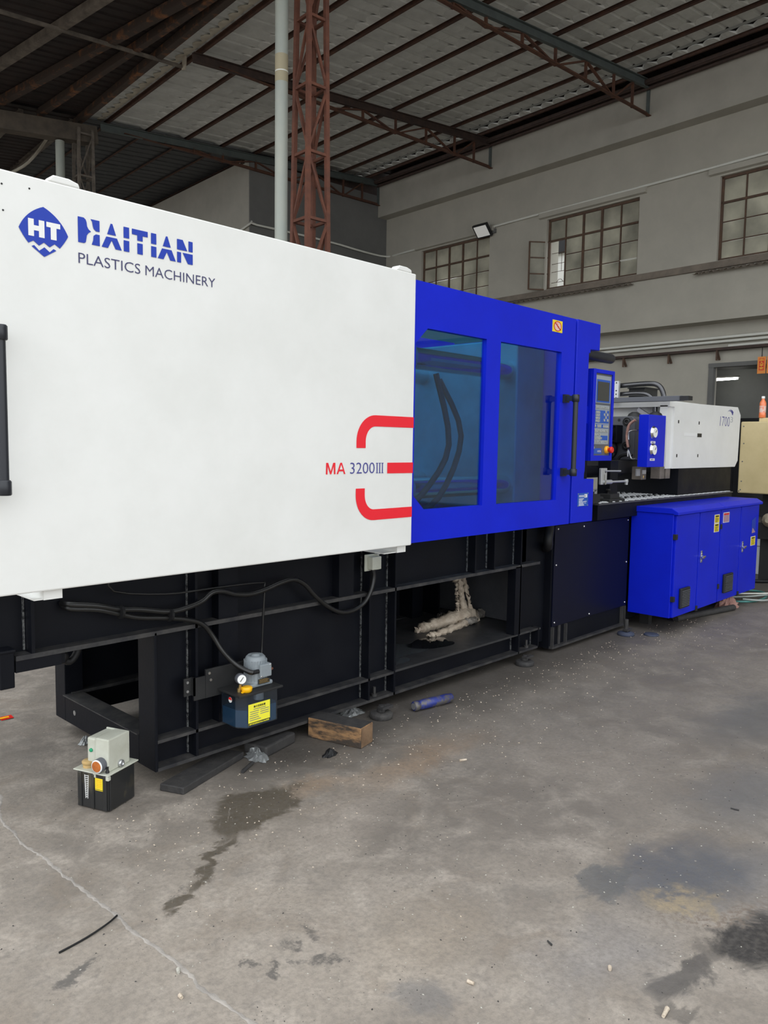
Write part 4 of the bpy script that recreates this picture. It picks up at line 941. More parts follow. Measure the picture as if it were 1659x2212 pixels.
b = MB(); b.lathe((5.82,2.74,1.15),(0,0,1),[(.008,0),(.014,.02),(.008,.045)],10); b.build('switch_stem', 'brass', inj)

# ================================================================== CONTROL PANEL
cp = thing('control_panel', (4.69,2.55,1.31), 'blue operator control panel with dark screen and grey keypad beside safety door', 'control panel')
b = MB(); b.holed([(4.55,1.31),(4.83,1.31),(4.83,1.90),(4.55,1.90)], [[(4.585,1.345),(4.806,1.345),(4.806,1.875),(4.585,1.875)]], 2.495, 2.51); b.box(4.55,4.83,2.51,2.60,1.31,1.90)
b.build('housing', 'blue_paint', cp, .002)
b = MB(); b.box(4.585,4.806,2.5045,2.5095,1.345,1.875); b.build('front_plate', 'bezel_grey', cp)
b = MB(); b.box(4.596,4.792,2.502,2.5045,1.685,1.862); sc = b.build('screen_bezel', 'panel_silver', cp)
b = MB(); b.box(4.604,4.782,2.5005,2.502,1.69,1.836); b.build('screen_frame', 'panel_blue', sc)
b = MB(); b.box(4.615,4.768,2.4988,2.5005,1.700,1.822); b.build('screen', 'screen_glass', sc)
b = MB(); b.box(4.59,4.785,2.502,2.5045,1.418,1.672); kp = b.build('keypad', 'panel_silver', cp)
for x0, x1, z0, z1 in ((4.597,4.780,1.555,1.638),(4.597,4.780,1.523,1.548),(4.68,4.772,1.445,1.475)):
    b = MB(); b.box(x0,x1,2.5012,2.502,z0,z1); b.build('keypad_field', 'panel_blue', kp)
kme = None
def key(x, z, w=.014, h=.014):
    b = MB(); b.box(x-w/2,x+w/2,2.4985,2.5012,z-h/2,z+h/2); b.build('key', 'key_grey', kp)
for i in range(10): key(4.603+.0185*i, 1.656, .012, .012)
for i in range(3):
    for j in range(4): key(4.610+.019*i, 1.626-.019*j, .016, .016)
for x, z in ((4.738,1.630),(4.718,1.612),(4.758,1.612),(4.738,1.594),(4.718,1.576),(4.762,1.576)): key(x, z, .018, .016)
for x in (4.601,4.634,4.652,4.670,4.712,4.731,4.750,4.768): key(x, 1.536, .015, .018)
for i in range(9): key(4.602+.0205*i, 1.505, .016, .014)
for i in range(4): key(4.602+.0205*i, 1.482, .016, .014)
for i in range(5): key(4.602+.0205*i, 1.458, .016, .014)
for x in (4.602,4.6225,4.643,4.6635,4.69,4.75,4.770): key(x, 1.434, .016, .014)
b = MB(); b.box(4.60,4.70,2.5028,2.5045,1.355,1.392); b.build('maker_strip', 'panel_blue', cp)
text('HAITIAN', 'lettering', 'label_border', cp, (4.645,2.5028,1.366), XX, ZZ, .045, .013, .01)
b = MB(); b.lathe((4.595,2.5045,1.395),(0,-1,0),[(.008,0),(.008,.006)],12); b.build('key_switch', 'steel', cp)
b = MB(); b.lathe((4.765,2.5045,1.382),(0,-1,0),[(.026,0),(.026,.010),(.020,.018)],22); b.build('button_collar', 'orange_yellow', cp)
b = MB(); b.lathe((4.765,2.487,1.382),(0,-1,0),[(.012,0),(.012,.012),(.021,.014),(.022,.024),(.017,.030)],22); b.build('emergency_stop', 'red_plastic', cp)
b = MB(); b.box(4.453,4.55,2.53,2.58,1.55,1.66); b.build('mounting_arm', 'blue_paint', cp)

# ================================================================== ELECTRIC CABINET
cab = thing('electrical_cabinet', (6.56,2.56,.12), 'long blue steel electrical cabinet with four doors beside the machine', 'cabinet')
b = MB(); b.box(5.65,7.47,2.402,2.735,.124,.912); b.build('body', 'blue_paint', cab, .003)
for x0, x1 in ((5.64,6.557),(6.561,7.485)):
    b = MB(); b.yz([(2.362,.905),(2.362,.925),(2.415,.955),(2.738,.955),(2.738,.912),(2.40,.912),(2.40,.905)], x0, x1); b.build('roof_cap', 'blue_paint', cab, .003)
DO = ((5.668,6.098),(6.114,6.536),(6.552,7.000),(7.016,7.462))
doors = []
for x0, x1 in DO:
    b = MB(); b.box(x0,x1,2.384,2.402,.128,.900); doors.append(b.build('door', 'blue_paint', cab, .003))
for k, xl in ((1,6.160),(3,7.072)):
    d = doors[k]
    b = MB(); b.box(xl-.014,xl+.014,2.378,2.384,.50,.595); b.build('latch_plate', 'steel', d, .002)
    b = MB(); b.lathe((xl,2.378,.545),(0,-1,0),[(.014,0),(.014,.02)],14); b.bar((xl-.04,2.36,.542),(xl+.025,2.36,.550),.014,.014); b.build('latch_handle', 'chrome', d, .003)
    for z in (.57,.515):
        b = MB(); b.lathe((xl,2.378,z),(0,-1,0),[(.008,0),(.008,.004)],12); b.build('latch_screw', 'chrome', d)
for k, x0, x1, z0, z1 in ((0,5.765,5.93,.185,.34),(2,6.645,6.835,.19,.35)):
    b = MB(); b.box(x0,x1,2.362,2.384,z0,z1); v = b.build('vent', 'vent_black', doors[k], .006)
    for i in range(10):
        z = z0+.018+(z1-z0-.04)*i/9.; b = MB(); b.bar((x0+.012,2.3605,z),(x1-.012,2.3605,z),.006,.005); b.build('vent_slat', 'bezel_grey', doors[k])
def label(k, x0, x1, z0, z1, mt, rows=7):
    d = doors[k]
    b = MB(); b.box(x0,x1,2.3828,2.384,z0,z1); b.build('label_plate', 'label_border', d)
    b = MB(); b.box(x0+.006,x1-.006,2.3822,2.3828,z0+.004,z1-.004); b.build('label_face', mt, d)
    if mt == 'yellow_label':
        b = MB(); b.box(x0+.02,x1-.02,2.3816,2.3822,z1-.020,z1-.009); b.build('label_header', 'print_black', d)
        for i in range(rows):
            z = z1-.028-(z1-z0-.036)*i/(rows-1); b = MB(); b.box(x0+.014,x1-.014-random.random()*.03,2.3817,2.3822,z-.0012,z+.0012); b.build('label_line', 'print_black', d)
    else:
        b = MB(); b.box(x0+.010,x1-.010,2.3816,2.3822,z1-.022,z1-.008); b.build('label_header', 'red_plastic', d)
label(1, 6.40, 6.507, .796, .866, 'yellow_label'); label(1, 6.40, 6.507, .722, .794, 'yellow_label')
label(2, 6.59, 6.726, .788, .873, 'mauve_label'); label(3, 7.278, 7.395, .537, .620, 'yellow_label')
b = MB(); b.xz([(7.284,.650),(7.378,.654),(7.372,.795),(7.28,.768)], 2.380, 2.386); b.build('pocket', 'logo_blue', doors[3])
b = MB(); b.add([(7.284,2.3795,.651),(7.376,2.3795,.656),(7.30,2.3795,.70)], [(0,1,2)]); b.build('pocket_card', 'mauve_label', doors[3])
for x, z in ((5.664,.74),(5.664,.27),(6.544,.76),(6.544,.26),(7.008,.14),(6.106,.14)):
    b = MB(); b.box(x-.012,x+.014,2.374,2.402,z-.02,z+.02); b.lathe((x,2.374,z),(0,-1,0),[(.005,0),(.005,.003)],8); b.build('hinge', 'black_flat', cab, .003)
for x in (5.9, 7.2):
    b = MB(); b.box(x-.03,x+.03,2.66,2.735,.0,.124); b.build('leg', 'black_flat', cab)

# ================================================================== OIL PUMP ON THE MACHINE
lp = thing('lubrication_pump', (1.95,2.63,.20), 'grey motor lubrication pump with blue oil tank bolted to machine base', 'pump')
tp = [(1.858,2.60),(1.888,2.562),(2.048,2.562),(2.062,2.58),(2.062,2.70),(1.858,2.70)]
b = MB(); b.xy(tp, .212, .352); b.build('oil_tank', 'tank_clear', lp, .003)
b = MB(); b.xy([(x+(.004 if x < 1.95 else -.004), y+(.004 if y < 2.65 else -.004)) for x, y in tp], .216, .288); b.build('oil', 'oil_blue', lp)
b = MB(); b.cyl((2.0,2.63,.30),(2.0,2.63,.352),.022,16); b.build('suction_filter', 'alu_bright', lp)
b = MB(); b.box(1.845,2.072,2.552,2.71,.352,.362); b.build('top_plate', 'black_flat', lp, .002)
b = MB(); b.box(1.79,2.085,2.71,2.722,.33,.452); b.build('mount_plate', 'black_flat', lp, .002)
b = MB(); b.box(1.735,1.742,2.715,2.735,.35,.425); b.box(1.735,1.79,2.715,2.722,.33,.425); b.box(1.70,1.742,2.734,2.7399,.35,.425); b.build('bracket', 'black_flat', lp)
for x, z in ((1.715,.37),(1.715,.408)):
    b = MB(); b.lathe((x,2.734,z),(0,-1,0),[(.006,0),(.006,.004)],6); b.build('bolt', 'steel', lp)
for x, z in ((1.805,.435),(1.812,.405)):
    b = MB(); b.lathe((x,2.71,z),(0,-1,0),[(.006,0),(.006,.004)],6); b.build('bolt', 'steel', lp)
mot = group_part('motor', lp)
b = MB(); b.xy([(1.935,2.60),(2.055,2.60),(2.055,2.69),(1.935,2.69)], .362, .380); b.build('motor_base', 'motor_grey', mot, .006)
b = MB(); b.lathe((1.995,2.645,.378),(0,0,1),[(.052,0),(.048,.01),(.046,.09),(.042,.105),(.034,.113),(.030,.108),(.020,.108),(.018,.116),(.0,.117)],32); b.build('motor_body', 'motor_grey', mot)
for i in range(22):
    a = 2*math.pi*i/22
    b = MB(); b.bar((1.995+.046*math.cos(a),2.645+.046*math.sin(a),.384),(1.995+.046*math.cos(a),2.645+.046*math.sin(a),.472),.005,.008,(math.cos(a),math.sin(a),0)); b.build('cooling_fin', 'motor_grey', mot)
b = MB(); b.box(1.975,2.035,2.583,2.612,.404,.460); b.build('terminal_box', 'motor_grey', mot, .004)
for x, z in ((1.982,.41),(2.028,.454)):
    b = MB(); b.lathe((x,2.583,z),(0,-1,0),[(.004,0),(.003,.002)],8); b.build('screw', 'chrome', mot)
b = MB(); b.box(1.970,2.030,2.5915,2.593,.376,.398); b.build('rating_plate', 'print_black', mot)
for i in range(4):
    b = MB(); b.box(1.974,2.026-.008*(i % 2),2.5905,2.5915,.3795+.0048*i,.3815+.0048*i); b.build('plate_text', 'brass', mot)
b = MB(); b.cyl((1.945,2.597,.432),(1.976,2.597,.432),.009,12); b.build('cable_gland', 'rubber', mot)
g = group_part('pressure_gauge', lp)
gd = Vector((-.35,-1,.12)).normalized(); gc = Vector((1.885,2.60,.418))
b = MB(); b.lathe(gc-gd*.016, gd, [(.020,0),(.022,.003),(.022,.030),(.020,.033)], 24); b.build('gauge_case', 'bezel_grey', g)
b = MB(); b.lathe(gc+gd*.0172, gd, [(.0185,0),(.0185,.0008)], 24); b.build('dial', 'print_white', g)
b = MB(); b.bar(gc+gd*.019-Vector((.008,0,.008)), gc+gd*.019+Vector((.008,0,.009)), .002, .002); b.build('needle', 'print_black', g)
b = MB(); b.cyl((1.882,2.605,.362),(1.885,2.60,.40),.006,10); b.cyl((1.882,2.605,.362),(1.882,2.605,.378),.010,6); b.build('stem', 'brass', lp)
b = MB(); b.lathe((1.905,2.585,.362),(0,0,1),[(.018,0),(.022,.004),(.024,.018),(.021,.022),(.012,.0225)],24); b.bar((1.885,2.58,.366),(1.875,2.578,.366),.008,.006); b.build('filler_cap', 'yellow_cap', lp)
b = MB(); b.tube([(2.05,2.65,.40),(2.09,2.66,.405),(2.11,2.68,.40),(2.10,2.71,.395)], .006, 8, 3); b.build('outlet_pipe', 'rust_red', lp)
lb = (1.897,2.5612)
b = MB(); b.box(1.896,2.008,2.5610,2.562,.222,.312); b.build('label', 'lemon_label', lp)
text('集中润滑装置', 'label_title', 'print_black', lp, (1.922,2.561,.294), XX, ZZ, .062, .010, .02)
b = MB(); b.box(1.896,2.008,2.5604,2.561,.222,.233); b.build('label_band', 'print_black', lp)
text('请使用润滑油000#-00#油脂', 'label_band_text', 'lemon_label', lp, (1.899,2.5603,.2235), XX, ZZ, .104, .0075, .02)
for i, (xa, xb) in enumerate(((1.922,1.985),(1.904,1.95),(1.905,1.948),(1.902,1.945),(1.902,1.95),(1.902,1.96))):
    z = .287-.009*i
    b = MB(); b.box(xa,xb,2.5604,2.561,z,z+.0022); b.build('label_line', 'print_violet', lp)
    if i in (1,2,3):
        b = MB(); b.box(1.957,2.002,2.5604,2.561,z+.001,z+.0032); b.build('label_line', 'print_violet', lp)
b = MB(); b.lathe((1.8578,2.635,.326),(-1,0,0),[(.012,0),(.012,.0008)],18); b.build('round_sticker', 'print_white', lp)
b = MB(); b.add([(1.8568,2.635-.0115*math.cos(a*math.pi/10),.326+.0115*math.sin(a*math.pi/10)) for a in range(11)], [tuple(range(11))]); b.build('sticker_half', 'red_plastic', lp)

# ================================================================== OIL PUMP STANDING ON THE FLOOR
fp = thing('lubrication_pump', (1.336,2.675,0), 'old cream lubrication pump with black oil tank standing on the floor', 'pump', None, math.radians(21.5))
# local frame: x along the right face, y along the left face (away), origin at the near corner
b = MB(); b.xy([(.012,0),(.148,0),(.148,.148),(0,.148),(0,.012)], .002, .146); b.build('oil_tank', 'tank_dark', fp, .006)
for y0, y1 in ((.006,.022),(.066,.078),(.125,.145)):
    b = MB(); b.box(-.004,.002,y0,y1,.006,.140); b.build('tank_rib', 'tank_dark', fp, .002)
b = MB(); b.box(.006,.016,-.004,.002,.006,.140); b.build('tank_rib', 'tank_dark', fp, .002)
b = MB(); b.box(-.010,.160,-.010,.160,.146,.151); b.build('top_plate', 'cream_housing', fp, .003)
b = MB(); b.add([(.010,.006,.151),(.132,.006,.151),(.132,.140,.151),(.010,.075,.151),(.018,.014,.268),(.124,.014,.268),(.124,.135,.272),(.018,.072,.268)], [(0,3,2,1),(4,5,6,7),(0,1,5,4),(1,2,6,5),(2,3,7,6),(3,0,4,7)])
b = MB(); P_ = [(.010,.008),(.130,.008),(.130,.075),(.010,.075)]
b.add([(x,y,.151) for x, y in P_]+[(.5*.14+(x-.07)*.9, .04+(y-.04)*.93, .276) for x, y in P_], [(0,3,2,1),(4,5,6,7),(0,1,5,4),(1,2,6,5),(2,3,7,6),(3,0,4,7)]); b.build('housing', 'cream_housing', fp, .005)
b = MB(); b.box(.022,.128,.075,.120,.151,.270); b.build('rear_housing', 'cream_housing', fp, .008)
b = MB(); b.box(.124,.132,.010,.118,.152,.274); b.build('housing_rim', 'cream_housing', fp, .003)
b = MB(); b.lathe((.021,.098,.222),(-1,0,0),[(.0075,0),(.007,.004),(.003,.006)],14); b.build('indicator_lamp', 'green_lens', fp)
b = MB(); b.lathe((.028,.118,.151),(0,0,1),[(.021,0),(.021,.010),(.019,.012),(.024,.014),(.025,.023),(.022,.026),(.0,.027)],22); b.build('filler_cap', 'cap_worn', fp)
sg = group_part('sight_gauge', fp)
b = MB(); b.lathe((.018,.040,.180),(-1,0,0),[(.026,0),(.026,.030),(.024,.032)],24); b.build('gauge_case', 'bezel_grey', sg)
b = MB(); b.lathe((-.0135,.040,.180),(-1,0,0),[(.025,0),(.025,.002),(.021,.003)],24); b.build('gauge_rim', 'print_white', sg)
b = MB(); b.lathe((-.0165,.040,.180),(-1,0,0),[(.0205,0),(.0205,.001)],24); b.build('gauge_face', 'amber', sg)
b = MB(); b.lathe((.010,.012,.151),(0,0,1),[(.007,0),(.007,.008),(.005,.010),(.005,.022),(.007,.024)],10); b.build('fitting', 'black_flat', fp)
b = MB(); b.lathe((.075,.008,.166),(0,-1,0),[(.014,0),(.014,.008),(.011,.012),(.007,.012),(.006,.004)],16); b.build('outlet_fitting', 'steel', fp)
b = MB(); b.holed([(.125,.155),(.182,.150),(.185,.156),(.185,.187),(.178,.193),(.125,.196)], [[(.160,.170),(.178,.168),(.178,.175),(.160,.177)]], .060, .063); b.build('wall_bracket', 'bucket_white', fp)
b = MB(); b.box(-.0012,.0,.026,.062,.080,.128); b.build('label', 'yellow_label', fp)
for i in range(5):
    b = MB(); b.box(-.0018,-.0012,.032,.056,.120-.007*i,.1215-.007*i); b.build('label_line', 'orange_yellow', fp)
b = MB(); b.box(-.0018,-.0012,.026,.062,.083,.0845); b.build('label_line', 'print_black', fp)
for i in range(12):
    b = MB(); hw = .009-.0004*i; b.box(-.0012,.0,.103-hw,.103+hw,.128-.0075*i,.130-.0075*i); b.build('level_mark', 'print_white', fp)
for y in (.094,.112):
    b = MB(); b.bar((-.0007,y,.132),(-.0007,.103+(y-.103)*.5,.040),.002,.0014); b.build('level_line', 'print_white', fp)
for x, y in ((.0,.0),(.006,.066)):
    b = MB(); b.box(x-.008,x+.006,y-.008,y+.006,.128,.145); b.build('clip', 'cream_housing', fp, .002)

# ================================================================== CABLES, JUNCTION BOX
cab1 = [(1.239,2.74,.801),(1.329,2.72,.786),(1.417,2.72,.76),(1.498,2.72,.748),(1.625,2.715,.721),(1.707,2.715,.726),(1.78,2.72,.742),(1.828,2.72,.771),(1.883,2.72,.77),(1.943,2.72,.75),(2.021,2.72,.739),(2.102,2.72,.748),(2.197,2.72,.77),(2.271,2.72,.775),(2.335,2.72,.743),(2.401,2.72,.679),(2.483,2.72,.617),(2.567,2.72,.579),(2.653,2.72,.576),(2.727,2.72,.604),(2.772,2.72,.657),(2.794,2.72,.72),(2.790,2.72,.770)]
cab2 = [(1.225,2.78,.79),(1.239,2.74,.785),(1.329,2.72,.772),(1.417,2.72,.742),(1.497,2.72,.716),(1.624,2.72,.695),(1.714,2.72,.673),(1.78,2.72,.645),(1.827,2.715,.587),(1.86,2.69,.520),(1.90,2.66,.466),(1.93,2.61,.438),(1.946,2.597,.432)]
b = MB(); b.tube([(1.225,2.79,.80)]+cab1, .0115, 10, 4); tag(b.build('black_cable', 'cable_black'), 'black cable sagging along the base up to the junction box', 'cable')
b = MB(); b.tube(cab2, .0105, 10, 4); tag(b.build('black_cable', 'cable_black'), 'black cable curving down to the motor of the mounted pump', 'cable')
b = MB(); b.tube([(2.06,2.70,.40),(2.096,2.735,.45),(2.105,2.735,.618),(2.113,2.735,.762),(2.10,2.735,.778),(1.987,2.735,.784),(1.80,2.735,.786),(1.62,2.735,.79),(1.40,2.735,.83),(1.385,2.735,.90)], .0045, 8, 3); tag(b.build('thin_oil_line', 'cable_black'), 'thin black oil line rising from the mounted pump', 'tube')
for p in ((1.417,2.715,.750),(1.625,2.713,.708)):
    b = MB(); b.ring((p[0]-.005,p[1],p[2]),(p[0]+.005,p[1]+.001,p[2]-.001),.026,.026,12); tag(b.build('cable_tie', 'rubber'), 'cable tie holding the two cables %s' % ('near the base end hole' if p[0] < 1.5 else 'where they part'), 'cable tie')
jb = thing('junction_box', (2.79,2.76,.76), 'small cream junction box under the white door corner', 'box')
b = MB(); b.box(2.745,2.845,2.735,2.741,.758,.842); b.build('back_plate', 'cream_housing', jb)
b = MB(); b.box(2.763,2.828,2.70,2.735,.766,.832); b.build('box_body', 'cap_pale' if 'cap_pale' in MATS else 'cream_housing', jb, .004)
b = MB(); b.cyl((2.790,2.72,.752),(2.790,2.72,.768),.012,12); b.build('gland', 'rubber', jb)
b = MB(); b.box(2.812,2.834,2.715,2.735,.84,.885); b.build('switch_bracket', 'alu_bright', jb)

# ================================================================== FEET, BLOCKS AND LITTER
def foot(x, y, label, mt):
    t = thing('leveling_foot', (x,y,0), label, 'machine foot', 'round feet under the machine base')
    b = MB(); b.lathe((x,y,0),(0,0,1),[(.056,0),(.060,.006),(.060,.024),(.052,.030),(.03,.032)],28); b.build('rubber_pad', mt, t)
    b = MB(); b.cyl((x,y,.03),(x,y,.066),.014,12); b.ring((x,y,.034),(x,y,.046),.024,.024,6); b.build('stud', 'iron_dust', t)
    b = MB(); b.box(x-.02,x+.06,y-.03,y+.01,.046,.060); b.build('wedge_plate', 'iron_dust', t, .002)
foot(2.815,2.675,'round black machine foot near the wooden block','rubber_foot'); foot(4.17,2.70,'brown black round machine foot under the right end of the opening','iron_dust')
t = thing('leveling_foot', (5.405,2.62,0), 'bluish round machine foot beside the blue cabinet', 'machine foot', 'round feet under the machine base')
b = MB(); b.lathe((5.405,2.62,0),(0,0,1),[(.060,0),(.064,.006),(.060,.02),(.03,.03)],28); b.build('rubber_pad', 'foot_blue', t)
b = MB(); b.cyl((5.405,2.62,.03),(5.405,2.62,.12),.016,12); b.box(5.37,5.44,2.59,2.63,.035,.05); b.build('stud', 'iron_dust', t)
b = MB(); b.lathe((5.545,2.485,0),(0,0,1),[(.055,0),(.057,.004),(.05,.012),(.02,.013)],26); tag(b.build('rubber_disc', 'foot_blue'), 'loose blue grey rubber disc lying beside the machine foot', 'disc')
def turned(poly, z0, z1, name, mt, label, cat, bev=.004):
    b = MB(); b.xy(poly, z0, z1); return tag(b.build(name, mt, None, bev), label, cat)
turned([(1.571,2.712),(1.617,2.610),(2.005,2.742),(1.96,2.842)], 0, .030, 'steel_plate', 'iron_dust', 'flat dark steel plate under the left end of the base', 'plate')
t = thing('wood_block', (2.40,2.65,0), 'scorched wooden block wedged under the machine base', 'block')
b = MB(); b.xy([(2.447,2.452),(2.552,2.478),(2.480,2.735),(2.372,2.735)], .0, .096); b.build('block', 'wood', t, .004)
b = MB(); b.xy([(2.450,2.456),(2.548,2.480),(2.477,2.733),(2.375,2.733)], .096, .0968); b.build('dusty_top', 'iron_dust', t)
b = MB(); b.add([(2.450,2.4515,.003),(2.549,2.4762,.003),(2.549,2.4762,.092),(2.450,2.4515,.092)], [(0,1,2,3)]); b.build('end_grain', 'wood_end', t)
def crumple(cx_, cy_, rx, ry, h, n, seed, z=.002, rot=0.):
    r = random.Random(seed); b = MB(); m = 22; vs = []
    ca, sa = math.cos(rot), math.sin(rot)
    for j in range(n+1):
        f = j/n
        for i in range(m):
            a = 2*math.pi*i/m; k = (1-f)*(1+.22*r.uniform(-1,1)); zz = h*math.sin(f*math.pi/2)*(1+.35*r.uniform(-1,1)) if j else 0
            x, y = rx*k*math.cos(a), ry*k*math.sin(a); vs.append((cx_+x*ca-y*sa, cy_+x*sa+y*ca, z+max(zz,0)))
    b.add(vs, [(j*m+i, j*m+(i+1) % m, (j+1)*m+(i+1) % m, (j+1)*m+i) for j in range(n) for i in range(m)]); b.add(vs[:m], [tuple(range(m-1,-1,-1))]); return b
fb = thing('wrapped_block', (2.14,2.75,0), 'dark block wrapped in torn silver foil beside the dark steel plate', 'block')
b = MB(); b.xy([(2.04,2.79),(2.075,2.672),(2.285,2.722),(2.25,2.86)], 0, .05); b.build('block', 'iron_dust', fb, .008)
crumple(2.055,2.715,.045,.075,.035,5,3,rot=-.25).build('foil_wrap', 'foil', fb)
tag(crumple(2.73,2.82,.09,.05,.03,4,5).build('paper_scrap', 'foil'), 'pale scrap of sheet under the base behind the wooden block', 'scrap')
t = thing('metal_shaft', (3.13,2.595,0), 'worn blue painted steel shaft lying on the floor', 'shaft')
b = MB(); b.lathe((3.0,2.617,.028),(3.261-3.0,2.572-2.617,0),[(.020,0),(.026,.004),(.026,.03),(.023,.032),(.023,.04),(.026,.042),(.026,.235),(.023,.24),(.023,.262),(.019,.266)],22); b.build('shaft_body', 'blue_worn', t)
b = MB(); b.lathe((2.999,2.6172,.028),(-(3.261-3.0),-(2.572-2.617),0),[(.017,0),(.017,.001)],18); b.build('end_face', 'aluminium', t)
# plastic purge hanging into the opening
pg = thing('plastic_purge', (3.72,3.15,.197), 'hanging lump of melted cream plastic inside the machine opening', 'plastic waste')
def strand(path, r, seed, mt='purge', name='plastic_strand', seg=9):
    rr = random.Random(seed); b = MB(); b.tube(path, r, seg, 7)
    b.v = [(x+rr.uniform(-.010,.010), y+rr.uniform(-.010,.010), z+rr.uniform(-.008,.008)) for x, y, z in b.v]; b.build(name, mt, pg)
strand([(4.06,3.17,.64),(4.07,3.17,.55),(4.09,3.17,.45),(4.11,3.17,.35),(4.15,3.17,.24)], [.030,.022,.020,.024,.040], 1)
strand([(4.02,3.17,.64),(4.02,3.17,.58),(4.03,3.17,.52),(4.035,3.165,.48)], [.022,.022,.016,.010], 2)
strand([(4.10,3.17,.62),(4.13,3.17,.50),(4.16,3.16,.38),(4.20,3.16,.25)], [.012,.014,.012,.020], 3)
strand([(4.03,3.16,.50),(4.04,3.16,.40),(4.05,3.16,.32),(4.06,3.16,.24)], [.006,.006,.008,.014], 4)
strand([(4.25,3.17,.225),(4.15,3.17,.245),(4.02,3.18,.24),(3.90,3.20,.225),(3.78,3.21,.217),(3.70,3.21,.21)], [.045,.062,.055,.042,.034,.018], 5, seg=11)
strand([(4.10,3.12,.22),(3.95,3.09,.215),(3.80,3.07,.212),(3.70,3.075,.21),(3.66,3.08,.208)], [.024,.022,.022,.018,.010], 6)
strand([(4.10,3.22,.225),(4.12,3.30,.22),(4.14,3.36,.215),(4.14,3.40,.212)], [.03,.024,.02,.012], 7, 'purge_grey')
strand([(4.18,3.16,.225),(4.28,3.18,.228),(4.36,3.20,.225),(4.385,3.21,.22)], [.035,.034,.03,.012], 8, 'purge_grey', seg=11)
strand([(4.2,3.13,.222),(4.12,3.11,.225),(4.05,3.11,.22)], [.022,.026,.018], 9, 'purge_grey')

# under and beyond the cabinet
b = MB(); b.tube([(6.114,2.545,.028),(6.945,2.385,.026)], .026, 14, 1); tag(b.build('steel_tube', 'iron_dust'), 'dark steel tube lying on the floor under the blue cabinet', 'pipe')
tag(crumple(7.06,2.48,.16,.075,.09,6,11,rot=-.1).build('pink_rag', 'rag'), 'crumpled pinkish rag on the floor under the cabinet edge', 'rag')
hp = [(7.35,2.60,.01),(7.32,2.48,.012),(7.45,2.38,.012),(7.65,2.36,.012),(7.85,2.40,.012),(8.0,2.50,.012),(7.95,2.66,.012),(7.7,2.72,.012),(7.45,2.68,.012)]
b = MB(); b.tube(hp, .010, 8, 5); tag(b.build('green_hose', 'hose_green'), 'teal green hose coiled on the floor beyond the cabinet', 'hose')
b = MB(); b.tube([(7.40,2.56,.03),(7.55,2.44,.035),(7.75,2.36,.03),(7.55,2.29,.025),(7.42,2.34,.03),(7.36,2.45,.034)], .009, 8, 5); tag(b.build('clear_hose', 'hose_clear'), 'pale clear hose loop lying over the green hose', 'hose')
b = MB(); b.tube([(7.5,2.62,.04),(7.7,2.42,.045),(7.9,2.30,.04),(8.2,2.22,.014)], .007, 8, 5); tag(b.build('pale_wire', 'conduit'), 'thin pale wire crossing the coiled hoses', 'wire')
b = MB(); b.tube([(8.55,2.75,.02),(8.62,2.66,.02),(8.75,2.58,.02),(8.95,2.55,.02),(9.2,2.6,.02),(9.4,2.75,.02)], .020, 10, 5); tag(b.build('black_hose', 'rubber'), 'thick black hose on the floor in front of the white bucket', 'hose')
bk = thing('white_bucket', (9.30,2.93,0), 'white plastic bucket with dark lid standing beyond the cabinet', 'bucket')
b = MB(); b.lathe((9.30,2.93,0),(0,0,1),[(.105,0),(.11,.01),(.125,.30),(.128,.40),(.122,.40)],28); b.build('bucket_body', 'bucket_white', bk)
b = MB(); b.lathe((9.30,2.93,.40),(0,0,1),[(.128,0),(.128,.014),(.11,.03),(.02,.034)],28); b.build('lid', 'rubber', bk)
b = MB(); b.ring((9.30,2.93,.315),(9.30,2.93,.322),.1275,.1275,28); b.build('rim_ring', 'bezel_grey', bk)
# second machine at the right edge
bm2 = thing('beige_machine', (9.2,2.4,0), 'beige steel machine cover at the right edge', 'machine')
b = MB(); b.box(8.60,9.9,1.72,2.98,.935,1.69); b.build('beige_cover', 'beige_paint', bm2, .012)
b = MB(); b.box(8.78,9.8,1.8,2.86,1.69,1.735); b.build('cover_ledge', 'beige_paint', bm2, .006)
for y, z in ((2.95,1.64),(2.94,1.46),(2.945,1.27),(2.945,1.06),(2.95,.97),(2.965,.955)):
    b = MB(); b.lathe((8.60,y,z),(-1,0,0),[(.007,0),(.006,.003)],10); b.build('screw', 'bezel_grey', bm2)
for x, y in ((8.9,2.75),(9.7,2.75),(8.9,1.9),(9.7,1.9)):
    b = MB(); b.box(x-.05,x+.05,y-.05,y+.05,0,.935); b.build('leg', 'black_flat', bm2)
b = MB(); b.box(8.75,9.85,1.9,2.8,.45,.62); b.build('cross_beam', 'black_flat', bm2)
for y, z in ((2.67,.66),(2.58,.52),(2.5,.62)):
    b = MB(); b.lathe((8.72,y,z),(-1,0,0),[(.075,0),(.075,.03),(.05,.035),(.05,.06),(.025,.06),(.025,.09)],18); b.build('coupling', 'cast_beige', bm2)
for y in (2.63,2.60):
    b = MB(); b.tube([(8.7,y,.94),(8.69,y+.01,.85),(8.70,y+.03,.72),(8.72,y+.04,.62)], .014, 8, 4); b.build('feed_pipe', 'rubber', bm2)
bt = thing('drink_bottle', (8.80,2.835,1.735), 'orange drink bottle with white cap on top of the beige cover', 'bottle')
b = MB(); b.lathe((8.80,2.835,1.7355),(0,0,1),[(.030,0),(.034,.004),(.034,.04),(.031,.06),(.032,.12),(.034,.145),(.030,.165),(.016,.19),(.014,.205)],20); b.build('bottle_body', 'bottle_orange', bt)
b = MB(); b.lathe((8.80,2.835,1.7355+.055),(0,0,1),[(.0322,0),(.033,.07)],20); b.build('bottle_label', 'bottle_label', bt)
